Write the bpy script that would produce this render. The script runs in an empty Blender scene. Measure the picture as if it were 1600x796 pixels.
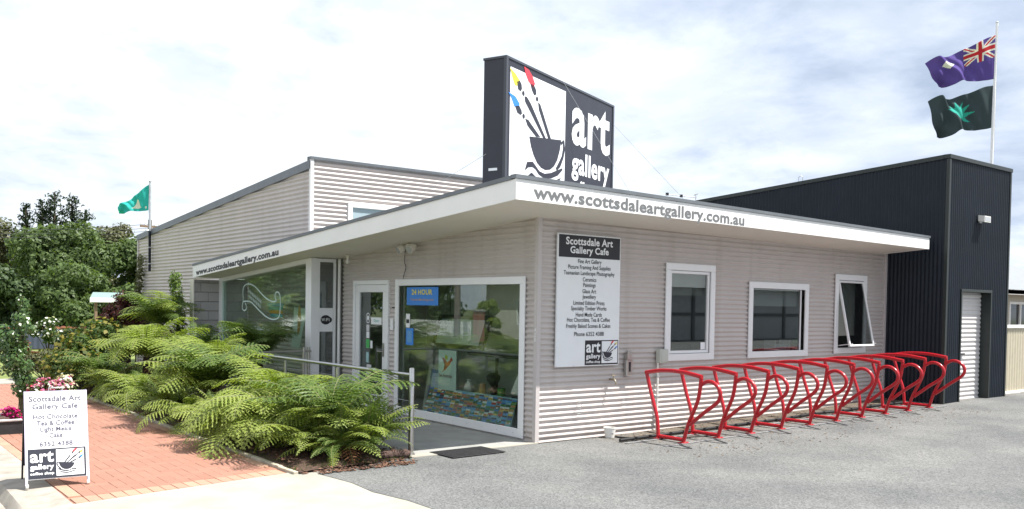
import bpy, bmesh, math, random
import numpy as np
from mathutils import Vector, Matrix

random.seed(7)
RNG = np.random.default_rng(11)
C = bpy.context.scene.collection
SC = bpy.context.scene
PI = math.pi

# ------------------------------------------------------------------ camera
cam_data = bpy.data.cameras.new('camera')
cam = bpy.data.objects.new('camera', cam_data)
C.objects.link(cam)
_r = Vector((0.78477, -0.61957, 0.016345)).normalized()
_f = Vector((0.619777, 0.784332, -0.026447)).normalized()
_u = _r.cross(_f).normalized()
_r = _f.cross(_u).normalized()
cam.matrix_world = Matrix(((_r.x, _u.x, -_f.x, -7.5907), (_r.y, _u.y, -_f.y, -9.0740), (_r.z, _u.z, -_f.z, 1.82), (0, 0, 0, 1)))
cam_data.sensor_width = 36
cam_data.sensor_fit = 'HORIZONTAL'
cam_data.lens = 1400 / 1600 * 36
cam_data.shift_y = 116.7 / 1600
cam_data.clip_start = 0.1
cam_data.clip_end = 2000
SC.camera = cam

# ------------------------------------------------------------------ light
SUN_DIR = Vector((0.375, -0.40, 1.0)).normalized()      # towards the sun
sun_el = math.asin(SUN_DIR.z)
sun_az = math.atan2(SUN_DIR.x, SUN_DIR.y)
sd = bpy.data.lights.new('sun', 'SUN')
sd.energy = 5.0
sd.angle = math.radians(0.5)
sd.color = (1.0, 0.96, 0.9)
sun = bpy.data.objects.new('sun', sd)
C.objects.link(sun)
sun.rotation_euler = (-SUN_DIR).to_track_quat('-Z', 'Y').to_euler()

W = bpy.data.worlds.new('World')
SC.world = W
W.use_nodes = True
nt = W.node_tree
nt.nodes.clear()
def wn(t, **k):
    n = nt.nodes.new(t)
    for a, b in k.items():
        setattr(n, a, b)
    return n
out = wn('ShaderNodeOutputWorld')
bg = wn('ShaderNodeBackground')
bg.inputs['Strength'].default_value = 0.1
sky = wn('ShaderNodeTexSky', sky_type='NISHITA')
sky.sun_disc = False
sky.sun_elevation = sun_el
sky.sun_rotation = sun_az
sky.air_density = 1.0
sky.dust_density = 2.0
tc = wn('ShaderNodeTexCoord')
sep = wn('ShaderNodeSeparateXYZ')
nt.links.new(tc.outputs['Generated'], sep.inputs[0])
def wmath(op, a, b=None, c=None):
    n = wn('ShaderNodeMath', operation=op)
    for i, v in enumerate((a, b, c)):
        if v is None: continue
        if isinstance(v, (int, float)): n.inputs[i].default_value = v
        else: nt.links.new(v, n.inputs[i])
    return n.outputs[0]
den = wmath('ADD', wmath('MAXIMUM', sep.outputs['Z'], 0.0), 0.22)
px = wmath('DIVIDE', sep.outputs['X'], den)
py = wmath('DIVIDE', sep.outputs['Y'], den)
comb = wn('ShaderNodeCombineXYZ')
nt.links.new(px, comb.inputs[0]); nt.links.new(py, comb.inputs[1])
comb.inputs[2].default_value = 3.7
def wnoise(scale, detail, rough, off):
    m = wn('ShaderNodeMapping'); m.inputs['Location'].default_value = off
    nt.links.new(comb.outputs[0], m.inputs[0])
    n = wn('ShaderNodeTexNoise'); n.inputs['Scale'].default_value = scale
    n.inputs['Detail'].default_value = detail; n.inputs['Roughness'].default_value = rough
    n.inputs['Distortion'].default_value = 0.25
    nt.links.new(m.outputs[0], n.inputs['Vector'])
    return n.outputs['Fac']
n_big = wnoise(0.75, 9, 0.58, (-0.666, -6.651, 0.0))
n_cov = wnoise(1.6, 7, 0.55, (5.1, 2.2, 1.0))
def wramp(fac, stops):
    r = wn('ShaderNodeValToRGB')
    e = r.color_ramp.elements
    while len(e) < len(stops): e.new(0.5)
    for i, (p, c) in enumerate(stops):
        e[i].position = p; e[i].color = (*c, 1)
    nt.links.new(fac, r.inputs[0])
    return r.outputs[0]
cloud = wramp(n_big, [(0.34, (0.42, 0.49, 0.60)), (0.45, (0.58, 0.64, 0.75)), (0.545, (0.74, 0.79, 0.84)), (0.68, (1.0, 1.0, 1.0))])
cmul = wn('ShaderNodeVectorMath', operation='SCALE')
n_puff = wnoise(2.6, 9, 0.6, (2.2, -3.1, 4.0))
puff = wramp(n_puff, [(0.36, (0.76, 0.80, 0.85)), (0.53, (1.0, 1.0, 1.0))])
cpm = wn('ShaderNodeMix', data_type='RGBA', blend_type='MULTIPLY'); cpm.inputs[0].default_value = 1.0
nt.links.new(cloud, cpm.inputs[6]); nt.links.new(puff, cpm.inputs[7])
nt.links.new(cpm.outputs[2], cmul.inputs[0]); cmul.inputs['Scale'].default_value = 8.0
gap = wramp(n_cov, [(0.60, (1, 1, 1)), (0.74, (0.45, 0.45, 0.45))])
mixs = wn('ShaderNodeMix', data_type='RGBA')
nt.links.new(gap, mixs.inputs[0])
nt.links.new(sky.outputs[0], mixs.inputs[6])
nt.links.new(cmul.outputs[0], mixs.inputs[7])
nt.links.new(mixs.outputs[2], bg.inputs['Color'])
nt.links.new(bg.outputs[0], out.inputs[0])

SC.view_settings.view_transform = 'Standard'
SC.view_settings.look = 'None'
SC.view_settings.exposure = 0.92
SC.view_settings.gamma = 1.0

# ------------------------------------------------------------------ text (made while the scene is still light)
TEXTS = {}
def text_geo(s, bold=0.0):
    key = (s, bold)
    if key in TEXTS: return TEXTS[key]
    cu = bpy.data.curves.new('lettering_source', 'FONT')
    cu.body = s; cu.offset = bold; cu.space_character = 1.0 + bold * 1.6; cu.resolution_u = 3; cu.fill_mode = 'FRONT'
    ob = bpy.data.objects.new('lettering_source', cu)
    C.objects.link(ob)
    bpy.context.view_layer.update()
    dg = bpy.context.evaluated_depsgraph_get()
    me = bpy.data.meshes.new_from_object(ob.evaluated_get(dg))
    v = np.array([tuple(p.co) for p in me.vertices])
    f = [tuple(p.vertices) for p in me.polygons]
    v[:, 2] = 0
    v[:, :2] -= v[:, :2].min(axis=0)
    size = v[:, :2].max(axis=0)
    bpy.data.objects.remove(ob); bpy.data.curves.remove(cu); bpy.data.meshes.remove(me)
    TEXTS[key] = (v, f, size)
    return TEXTS[key]
SIGN_LINES = ['Fine Art Gallery', 'Picture Framing And Supplies', 'Tasmanian Landscape Photography', 'Ceramics', 'Paintings', 'Glass Art', 'Jewellery', 'Limited Edition Prints', 'Specialty Timber Works', 'Hand Made Cards', 'Hot Chocolate, Tea & Coffee', 'Freshly Baked Scones & Cakes']
text_geo('www.scottsdaleartgallery.com.au', 0.045)
for s in SIGN_LINES + ['Phone 6352 4388']: text_geo(s, 0.008)
for s in ['Scottsdale Art', 'Gallery Cafe', 'art', 'gallery', 'coffee shop', 'www.scottsdaleartgallery.com.au', '24 HOUR']: text_geo(s, 0.027)
for s in ['Scottsdale Art', 'Gallery Cafe', 'Hot Chocolate', 'Tea & Coffee', 'Light Meals', 'Cake', '6352 4388', 'Outstanding Visitor', 'Open', 'See Australia', 'Wi', 'Fi', '4', '2', '0', 'TasmaniaBookings.com']: text_geo(s, 0.004)
for s in ['Scottsdale Art', 'Gallery Cafe', 'Hot Chocolate', 'Tea & Coffee', 'Light Meals', 'Cake', '6352 4388']: text_geo(s, 0.016)

# ------------------------------------------------------------------ materials
MATS = {}
def mat(name, col, rough=0.6, metal=0.0, spec=0.4, var=0.0, vscale=6.0, bump=0.0, bscale=40.0, coat=0.0, extra=None, dirt=0.0, dscale=1.2, dirtcol=None):
    if name in MATS: return MATS[name]
    m = bpy.data.materials.new(name); m.use_nodes = True
    t = m.node_tree; b = t.nodes['Principled BSDF']
    b.inputs['Roughness'].default_value = rough
    b.inputs['Metallic'].default_value = metal
    b.inputs['Specular IOR Level'].default_value = spec
    if coat: b.inputs['Coat Weight'].default_value = coat; b.inputs['Coat Roughness'].default_value = 0.15
    b.inputs['Base Color'].default_value = (*col, 1)
    m.diffuse_color = (*col, 1)
    cur = None
    g = t.nodes.new('ShaderNodeTexCoord')
    if var > 0:
        n = t.nodes.new('ShaderNodeTexNoise'); n.inputs['Scale'].default_value = vscale; n.inputs['Detail'].default_value = 5
        t.links.new(g.outputs['Object'], n.inputs['Vector'])
        r = t.nodes.new('ShaderNodeValToRGB')
        r.color_ramp.elements[0].position = 0.3; r.color_ramp.elements[1].position = 0.7
        r.color_ramp.elements[0].color = (*[c * (1 - var) for c in col], 1)
        r.color_ramp.elements[1].color = (*[min(1, c * (1 + var)) for c in col], 1)
        t.links.new(n.outputs['Fac'], r.inputs[0]); cur = r.outputs[0]
        t.links.new(cur, b.inputs['Base Color'])
    if dirt > 0:
        n = t.nodes.new('ShaderNodeTexNoise'); n.inputs['Scale'].default_value = dscale; n.inputs['Detail'].default_value = 7; n.inputs['Roughness'].default_value = 0.65
        t.links.new(g.outputs['Object'], n.inputs['Vector'])
        r = t.nodes.new('ShaderNodeValToRGB'); r.color_ramp.elements[0].position = 0.52; r.color_ramp.elements[1].position = 0.78
        r.color_ramp.elements[0].color = (0, 0, 0, 1); r.color_ramp.elements[1].color = (dirt, dirt, dirt, 1)
        t.links.new(n.outputs['Fac'], r.inputs[0])
        mx = t.nodes.new('ShaderNodeMix'); mx.data_type = 'RGBA'
        t.links.new(r.outputs[0], mx.inputs[0])
        if cur is not None: t.links.new(cur, mx.inputs[6])
        else: mx.inputs[6].default_value = (*col, 1)
        mx.inputs[7].default_value = (*(dirtcol or [c * 0.45 for c in col]), 1)
        cur = mx.outputs[2]
        t.links.new(cur, b.inputs['Base Color'])
    if bump > 0:
        n = t.nodes.new('ShaderNodeTexNoise'); n.inputs['Scale'].default_value = bscale; n.inputs['Detail'].default_value = 4
        t.links.new(g.outputs['Object'], n.inputs['Vector'])
        bp = t.nodes.new('ShaderNodeBump'); bp.inputs['Strength'].default_value = bump; bp.inputs['Distance'].default_value = 0.01
        t.links.new(n.outputs['Fac'], bp.inputs['Height']); t.links.new(bp.outputs[0], b.inputs['Normal'])
    if extra: extra(t, b, g)
    MATS[name] = m
    return m

def leaf_mat(name, lo, hi, trans=0.45, rough=0.5, spec=0.3):
    if name in MATS: return MATS[name]
    m = bpy.data.materials.new(name); m.use_nodes = True
    t = m.node_tree; b = t.nodes['Principled BSDF']; o = t.nodes['Material Output']
    b.inputs['Roughness'].default_value = rough; b.inputs['Specular IOR Level'].default_value = spec
    ge = t.nodes.new('ShaderNodeNewGeometry'); oi = t.nodes.new('ShaderNodeObjectInfo')
    ad = t.nodes.new('ShaderNodeMath'); ad.operation = 'ADD'
    t.links.new(ge.outputs['Random Per Island'], ad.inputs[0]); t.links.new(oi.outputs['Random'], ad.inputs[1])
    hf = t.nodes.new('ShaderNodeMath'); hf.operation = 'FRACT'; t.links.new(ad.outputs[0], hf.inputs[0])
    r = t.nodes.new('ShaderNodeValToRGB')
    r.color_ramp.elements[0].color = (*lo, 1); r.color_ramp.elements[1].color = (*hi, 1)
    t.links.new(hf.outputs[0], r.inputs[0]); t.links.new(r.outputs[0], b.inputs['Base Color'])
    tr = t.nodes.new('ShaderNodeBsdfTranslucent')
    hs = t.nodes.new('ShaderNodeMix'); hs.data_type = 'RGBA'; hs.blend_type = 'MULTIPLY'; hs.inputs[0].default_value = 1
    t.links.new(r.outputs[0], hs.inputs[6]); hs.inputs[7].default_value = (1.25, 1.3, 0.6, 1)
    t.links.new(hs.outputs[2], tr.inputs[0])
    ms = t.nodes.new('ShaderNodeMixShader'); ms.inputs[0].default_value = trans
    t.links.new(b.outputs[0], ms.inputs[1]); t.links.new(tr.outputs[0], ms.inputs[2]); t.links.new(ms.outputs[0], o.inputs[0])
    m.diffuse_color = (*hi, 1)
    MATS[name] = m
    return m

def rand_mat(name, stops, rough=0.8, bump=0.15, bscale=60.0, mottle=0.25):
    """colour picked per object or per joined piece, with fine mottling on top"""
    if name in MATS: return MATS[name]
    m = bpy.data.materials.new(name); m.use_nodes = True
    t = m.node_tree; b = t.nodes['Principled BSDF']; b.inputs['Roughness'].default_value = rough
    ge = t.nodes.new('ShaderNodeNewGeometry'); oi = t.nodes.new('ShaderNodeObjectInfo')
    ad = t.nodes.new('ShaderNodeMath'); ad.operation = 'ADD'
    t.links.new(ge.outputs['Random Per Island'], ad.inputs[0]); t.links.new(oi.outputs['Random'], ad.inputs[1])
    hf = t.nodes.new('ShaderNodeMath'); hf.operation = 'FRACT'; t.links.new(ad.outputs[0], hf.inputs[0])
    r = t.nodes.new('ShaderNodeValToRGB'); e = r.color_ramp.elements
    while len(e) < len(stops): e.new(0.5)
    for i, (p, c) in enumerate(stops): e[i].position = p; e[i].color = (*c, 1)
    t.links.new(hf.outputs[0], r.inputs[0])
    g = t.nodes.new('ShaderNodeTexCoord')
    n = t.nodes.new('ShaderNodeTexNoise'); n.inputs['Scale'].default_value = bscale; n.inputs['Detail'].default_value = 5
    t.links.new(g.outputs['Object'], n.inputs['Vector'])
    mr = t.nodes.new('ShaderNodeMapRange'); mr.inputs['To Min'].default_value = 1 - mottle; mr.inputs['To Max'].default_value = 1 + mottle
    t.links.new(n.outputs['Fac'], mr.inputs['Value'])
    sc = t.nodes.new('ShaderNodeVectorMath'); sc.operation = 'SCALE'
    t.links.new(r.outputs[0], sc.inputs[0]); t.links.new(mr.outputs[0], sc.inputs['Scale'])
    t.links.new(sc.outputs[0], b.inputs['Base Color'])
    bp = t.nodes.new('ShaderNodeBump'); bp.inputs['Strength'].default_value = bump; bp.inputs['Distance'].default_value = 0.008
    t.links.new(n.outputs['Fac'], bp.inputs['Height']); t.links.new(bp.outputs[0], b.inputs['Normal'])
    MATS[name] = m
    return m

def glass_mat(name, tint=(0.72, 0.8, 0.75), boost=0.05):
    if name in MATS: return MATS[name]
    m = bpy.data.materials.new(name); m.use_nodes = True
    t = m.node_tree; t.nodes.remove(t.nodes['Principled BSDF']); o = t.nodes['Material Output']
    lw = t.nodes.new('ShaderNodeLayerWeight'); lw.inputs['Blend'].default_value = 0.5
    pw = t.nodes.new('ShaderNodeMath'); pw.operation = 'POWER'; pw.inputs[1].default_value = 4.0; t.links.new(lw.outputs['Facing'], pw.inputs[0])
    ad = t.nodes.new('ShaderNodeMath'); ad.operation = 'MULTIPLY_ADD'; ad.inputs[1].default_value = 0.8; ad.inputs[2].default_value = boost; t.links.new(pw.outputs[0], ad.inputs[0])
    tr = t.nodes.new('ShaderNodeBsdfTransparent'); tr.inputs[0].default_value = (*tint, 1)
    gl = t.nodes.new('ShaderNodeBsdfGlossy'); gl.inputs['Roughness'].default_value = 0.0; gl.inputs['Color'].default_value = (0.9, 0.95, 0.93, 1)
    ms = t.nodes.new('ShaderNodeMixShader')
    t.links.new(ad.outputs[0], ms.inputs[0]); t.links.new(tr.outputs[0], ms.inputs[1]); t.links.new(gl.outputs[0], ms.inputs[2]); t.links.new(ms.outputs[0], o.inputs[0])
    m.diffuse_color = (0.3, 0.4, 0.4, 1)
    MATS[name] = m
    return m

def asphalt_extra(t, b, g):
    vo = t.nodes.new('ShaderNodeTexVoronoi'); vo.inputs['Scale'].default_value = 70
    t.links.new(g.outputs['Object'], vo.inputs['Vector'])
    n2 = t.nodes.new('ShaderNodeTexNoise'); n2.inputs['Scale'].default_value = 0.7; n2.inputs['Detail'].default_value = 6
    t.links.new(g.outputs['Object'], n2.inputs['Vector'])
    r1 = t.nodes.new('ShaderNodeValToRGB'); e = r1.color_ramp.elements
    e[0].position = 0.0; e[0].color = (0.080, 0.082, 0.082, 1); e[1].position = 1.0; e[1].color = (0.226, 0.229, 0.226, 1)
    t.links.new(vo.outputs['Color'], r1.inputs[0])
    r2 = t.nodes.new('ShaderNodeValToRGB'); e = r2.color_ramp.elements
    e[0].position = 0.34; e[0].color = (0.76, 0.77, 0.78, 1); e[1].position = 0.68; e[1].color = (1.15, 1.14, 1.11, 1)
    t.links.new(n2.outputs['Fac'], r2.inputs[0])
    mx = t.nodes.new('ShaderNodeMix'); mx.data_type = 'RGBA'; mx.blend_type = 'MULTIPLY'; mx.inputs[0].default_value = 1
    t.links.new(r1.outputs[0], mx.inputs[6]); t.links.new(r2.outputs[0], mx.inputs[7])
    # brown leaf dirt gathered along the foot of the wall
    sp = t.nodes.new('ShaderNodeSeparateXYZ'); t.links.new(g.outputs['Object'], sp.inputs[0])
    n3 = t.nodes.new('ShaderNodeTexNoise'); n3.inputs['Scale'].default_value = 3.5; n3.inputs['Detail'].default_value = 8; n3.inputs['Roughness'].default_value = 0.7
    t.links.new(g.outputs['Object'], n3.inputs['Vector'])
    a = t.nodes.new('ShaderNodeMapRange'); a.inputs['From Min'].default_value = -2.0; a.inputs['From Max'].default_value = -0.1; a.inputs['To Min'].default_value = -0.5; a.inputs['To Max'].default_value = 0.55
    t.links.new(sp.outputs['Y'], a.inputs['Value'])
    ax = t.nodes.new('ShaderNodeMapRange'); ax.inputs['From Min'].default_value = 0.8; ax.inputs['From Max'].default_value = 2.2
    t.links.new(sp.outputs['X'], ax.inputs['Value'])
    s = t.nodes.new('ShaderNodeMath'); s.operation = 'ADD'; t.links.new(a.outputs[0], s.inputs[0]); t.links.new(n3.outputs['Fac'], s.inputs[1])
    c = t.nodes.new('ShaderNodeMapRange'); c.inputs['From Min'].default_value = 0.45; c.inputs['From Max'].default_value = 0.95; c.inputs['To Max'].default_value = 0.75
    t.links.new(s.outputs[0], c.inputs['Value'])
    ml = t.nodes.new('ShaderNodeMath'); ml.operation = 'MULTIPLY'; t.links.new(c.outputs[0], ml.inputs[0]); t.links.new(ax.outputs[0], ml.inputs[1])
    m2 = t.nodes.new('ShaderNodeMix'); m2.data_type = 'RGBA'; t.links.new(ml.outputs[0], m2.inputs[0])
    t.links.new(mx.outputs[2], m2.inputs[6]); m2.inputs[7].default_value = (0.12, 0.092, 0.064, 1)
    t.links.new(m2.outputs[2], b.inputs['Base Color'])
    bp = t.nodes.new('ShaderNodeBump'); bp.inputs['Strength'].default_value = 0.5; bp.inputs['Distance'].default_value = 0.006
    t.links.new(vo.outputs['Distance'], bp.inputs['Height']); t.links.new(bp.outputs[0], b.inputs['Normal'])

M_asphalt = mat('weathered_asphalt', (0.2, 0.2, 0.195), 0.9, spec=0.2, extra=asphalt_extra)
M_road = mat('road_asphalt', (0.10, 0.10, 0.10), 0.9, var=0.25, vscale=3, bump=0.4, bscale=120)
M_conc_pale = mat('pale_concrete', (0.335, 0.32, 0.275), 0.85, var=0.14, vscale=2.2, bump=0.2, bscale=90, dirt=0.45, dscale=1.6, dirtcol=(0.3, 0.275, 0.21))
M_conc = mat('grey_concrete', (0.30, 0.30, 0.285), 0.85, var=0.14, vscale=3.0, bump=0.15, bscale=80, dirt=0.4, dscale=2.0)
M_kerb = mat('kerb_concrete', (0.34, 0.31, 0.265), 0.9, var=0.2, vscale=5.0, bump=0.3, bscale=60, dirt=0.6, dscale=3.0)
M_stone = mat('edging_stone', (0.42, 0.38, 0.30), 0.9, var=0.2, vscale=8, bump=0.3, bscale=50)
M_sand = mat('joint_sand', (0.29, 0.145, 0.10), 0.95, var=0.2)
M_brick = rand_mat('red_paver', [(0.0, (0.285, 0.138, 0.095)), (0.5, (0.300, 0.148, 0.103)), (1.0, (0.318, 0.160, 0.112))], 0.85, 0.12, 50, 0.2)
M_brickb = rand_mat('orange_paver', [(0.0, (0.37, 0.21, 0.145)), (0.5, (0.39, 0.23, 0.158)), (1.0, (0.42, 0.255, 0.175))], 0.85, 0.12, 50, 0.2)
M_mulch = mat('bark_mulch', (0.075, 0.045, 0.032), 0.95, var=0.5, vscale=25, bump=0.9, bscale=45)
M_chip = rand_mat('bark_chip', [(0, (0.05, 0.028, 0.018)), (0.5, (0.11, 0.055, 0.035)), (1, (0.19, 0.10, 0.062))], 0.95)
M_litter = rand_mat('dry_leaf', [(0, (0.08, 0.05, 0.03)), (0.5, (0.17, 0.11, 0.06)), (1, (0.26, 0.19, 0.11))], 0.9)
M_grass_ground = mat('rough_grass_ground', (0.10, 0.12, 0.045), 0.95, var=0.35, vscale=0.6, bump=0.5, bscale=30)
M_lawn = mat('mown_lawn', (0.17, 0.21, 0.06), 0.95, var=0.3, vscale=2.0, bump=0.6, bscale=60)
def splash_extra(t, b, g):
    src = b.inputs['Base Color'].links[0].from_socket
    sp = t.nodes.new('ShaderNodeSeparateXYZ'); t.links.new(g.outputs['Object'], sp.inputs[0])
    n = t.nodes.new('ShaderNodeTexNoise'); n.inputs['Scale'].default_value = 9; n.inputs['Detail'].default_value = 6
    t.links.new(g.outputs['Object'], n.inputs['Vector'])
    h = t.nodes.new('ShaderNodeMapRange'); h.inputs['From Min'].default_value = 0.02; h.inputs['From Max'].default_value = 0.34; h.inputs['To Min'].default_value = 0.35; h.inputs['To Max'].default_value = -0.35
    t.links.new(sp.outputs['Z'], h.inputs['Value'])
    a = t.nodes.new('ShaderNodeMath'); a.operation = 'ADD'; t.links.new(h.outputs[0], a.inputs[0]); t.links.new(n.outputs['Fac'], a.inputs[1])
    r = t.nodes.new('ShaderNodeMapRange'); r.inputs['From Min'].default_value = 0.45; r.inputs['From Max'].default_value = 0.95; r.inputs['To Max'].default_value = 0.45
    t.links.new(a.outputs[0], r.inputs['Value'])
    # faint run-off streaks down the sheets
    mp = t.nodes.new('ShaderNodeMapping'); mp.inputs['Scale'].default_value = (5, 5, 0.22); t.links.new(g.outputs['Object'], mp.inputs[0])
    n2 = t.nodes.new('ShaderNodeTexNoise'); n2.inputs['Scale'].default_value = 1.0; n2.inputs['Detail'].default_value = 4; t.links.new(mp.outputs[0], n2.inputs['Vector'])
    r2 = t.nodes.new('ShaderNodeMapRange'); r2.inputs['From Min'].default_value = 0.54; r2.inputs['From Max'].default_value = 0.8; r2.inputs['To Max'].default_value = 0.30
    t.links.new(n2.outputs['Fac'], r2.inputs['Value'])
    mxx = t.nodes.new('ShaderNodeMath'); mxx.operation = 'MAXIMUM'; t.links.new(r.outputs[0], mxx.inputs[0]); t.links.new(r2.outputs[0], mxx.inputs[1])
    m = t.nodes.new('ShaderNodeMix'); m.data_type = 'RGBA'; t.links.new(mxx.outputs[0], m.inputs[0]); t.links.new(src, m.inputs[6]); m.inputs[7].default_value = (0.30, 0.25, 0.21, 1)
    t.links.new(m.outputs[2], b.inputs['Base Color'])
M_dune = mat('dune_corrugated_steel', (0.525, 0.482, 0.462), 0.42, spec=0.45, var=0.05, vscale=1.3, dirt=0.10, dscale=2.6, dirtcol=(0.36, 0.32, 0.28), extra=splash_extra)
M_dunetrim = mat('dune_flashing', (0.51, 0.472, 0.46), 0.4, spec=0.45, var=0.04, vscale=3)
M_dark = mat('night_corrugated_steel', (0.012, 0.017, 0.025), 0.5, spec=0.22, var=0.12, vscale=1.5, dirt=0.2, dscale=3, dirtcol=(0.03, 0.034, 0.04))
M_darktrim = mat('night_flashing', (0.022, 0.028, 0.027), 0.4, spec=0.4)
M_greytrim = mat('grey_roof_flashing', (0.13, 0.145, 0.16), 0.38, spec=0.5, var=0.12, vscale=4)
M_roof = mat('grey_roof_steel', (0.22, 0.23, 0.24), 0.4, spec=0.5, var=0.08)
M_white = mat('white_paint', (0.80, 0.80, 0.79), 0.5, var=0.03, vscale=2, dirt=0.10, dscale=3.5, dirtcol=(0.6, 0.56, 0.48))
M_soffit = mat('cream_soffit', (0.72, 0.69, 0.62), 0.7, var=0.03, vscale=1.5, dirt=0.12, dscale=2.5, dirtcol=(0.55, 0.5, 0.42))
M_alu = mat('white_aluminium_frame', (0.78, 0.79, 0.80), 0.35, spec=0.5, var=0.02)
M_block = rand_mat('grey_block', [(0, (0.30, 0.29, 0.29)), (0.5, (0.35, 0.335, 0.335)), (1, (0.40, 0.385, 0.385))], 0.92, 0.5, 40, 0.2)
M_mortar = mat('mortar', (0.24, 0.23, 0.225), 0.95, var=0.1)
M_steel = mat('stainless_steel', (0.52, 0.51, 0.49), 0.28, metal=1.0, var=0.08, vscale=20)
M_galv = mat('galvanised_steel', (0.55, 0.57, 0.58), 0.45, metal=0.85, var=0.15, vscale=15)
M_red = mat('red_enamel', (0.42, 0.007, 0.016), 0.32, spec=0.4, coat=0.25, var=0.10, vscale=3)
M_black = mat('black_vinyl', (0.018, 0.018, 0.022), 0.4, spec=0.4)
M_navy = mat('dark_sign_vinyl', (0.030, 0.032, 0.045), 0.42, spec=0.4, var=0.1, vscale=2)
M_text_grey = mat('grey_vinyl_lettering', (0.15, 0.155, 0.16), 0.5)
M_text_soft = mat('faded_grey_lettering', (0.10, 0.095, 0.135), 0.6)
M_signwhite = mat('white_sign_panel', (0.80, 0.82, 0.84), 0.4, spec=0.4, var=0.02)
M_yellow = mat('yellow_vinyl', (0.75, 0.66, 0.06), 0.5)
M_redv = mat('red_vinyl', (0.72, 0.05, 0.07), 0.5)
M_bluev = mat('blue_vinyl', (0.04, 0.22, 0.65), 0.5)
M_tealv = mat('teal_vinyl', (0.05, 0.42, 0.38), 0.5)
M_greenv = mat('green_vinyl', (0.08, 0.42, 0.12), 0.5)
M_frost = mat('pale_green_glass_lettering', (0.52, 0.66, 0.62), 0.6)
M_rubber = mat('black_rubber', (0.02, 0.02, 0.022), 0.75, bump=0.5, bscale=90, var=0.3, vscale=20)
M_hose = mat('black_hose', (0.015, 0.015, 0.016), 0.5)
M_plwhite = mat('white_plastic', (0.75, 0.74, 0.70), 0.45, dirt=0.3, dscale=8, dirtcol=(0.45, 0.38, 0.28))
M_meter = mat('grey_green_meter_box', (0.50, 0.52, 0.47), 0.5)
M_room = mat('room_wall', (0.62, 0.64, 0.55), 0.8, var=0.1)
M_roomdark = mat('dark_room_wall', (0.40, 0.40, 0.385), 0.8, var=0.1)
M_floor = mat('room_floor', (0.28, 0.25, 0.21), 0.7)
M_trunk = mat('brown_bark', (0.075, 0.055, 0.04), 0.95, var=0.4, vscale=12, bump=0.9, bscale=30)
M_fern_trunk = mat('fibrous_fern_trunk', (0.035, 0.022, 0.015), 1.0, var=0.5, vscale=40, bump=1.0, bscale=60)
M_stem = mat('green_stem', (0.09, 0.12, 0.035), 0.6)
M_rachis = mat('fern_midrib', (0.16, 0.17, 0.06), 0.6)
M_glass = glass_mat('window_glass', (0.90, 0.95, 0.91), 0.085)
M_glassdark = glass_mat('tinted_window_glass', (0.62, 0.65, 0.65), 0.12)
M_glassblue = mat('hall_window_pane', (0.36, 0.46, 0.50), 0.12, spec=0.6)
M_slat = mat('pale_roller_door', (0.60, 0.58, 0.57), 0.45, spec=0.4, var=0.03)
M_cream = mat('cream_fence_steel', (0.50, 0.45, 0.34), 0.5, var=0.05)
M_timber = mat('timber_post', (0.22, 0.15, 0.10), 0.8, var=0.2, vscale=8)
M_tin = mat('pale_green_tin_roof', (0.20, 0.30, 0.27), 0.45, var=0.05)
M_fblue = mat('blue_grey_fence_sheet', (0.055, 0.068, 0.105), 0.55, var=0.12, vscale=3)
M_terra = mat('terracotta_capping', (0.30, 0.12, 0.07), 0.85, var=0.2)
M_maroon = mat('maroon_paint', (0.16, 0.022, 0.026), 0.5)

# ------------------------------------------------------------------ object helpers
ORG = {}
def setp(o, label=None, cat=None, group=None, kind=None):
    if label: o['label'] = label
    if cat: o['category'] = cat
    if group: o['group'] = group
    if kind: o['kind'] = kind
    return o
def thing(name, label, cat, loc=(0, 0, 0), rotz=0.0, group=None):
    o = bpy.data.objects.new(name, None); C.objects.link(o)
    o.empty_display_size = 0.2
    o.location = loc; o.rotation_euler = (0, 0, rotz)
    ORG[o.name] = Vector(loc)
    return setp(o, label, cat, group)

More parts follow.
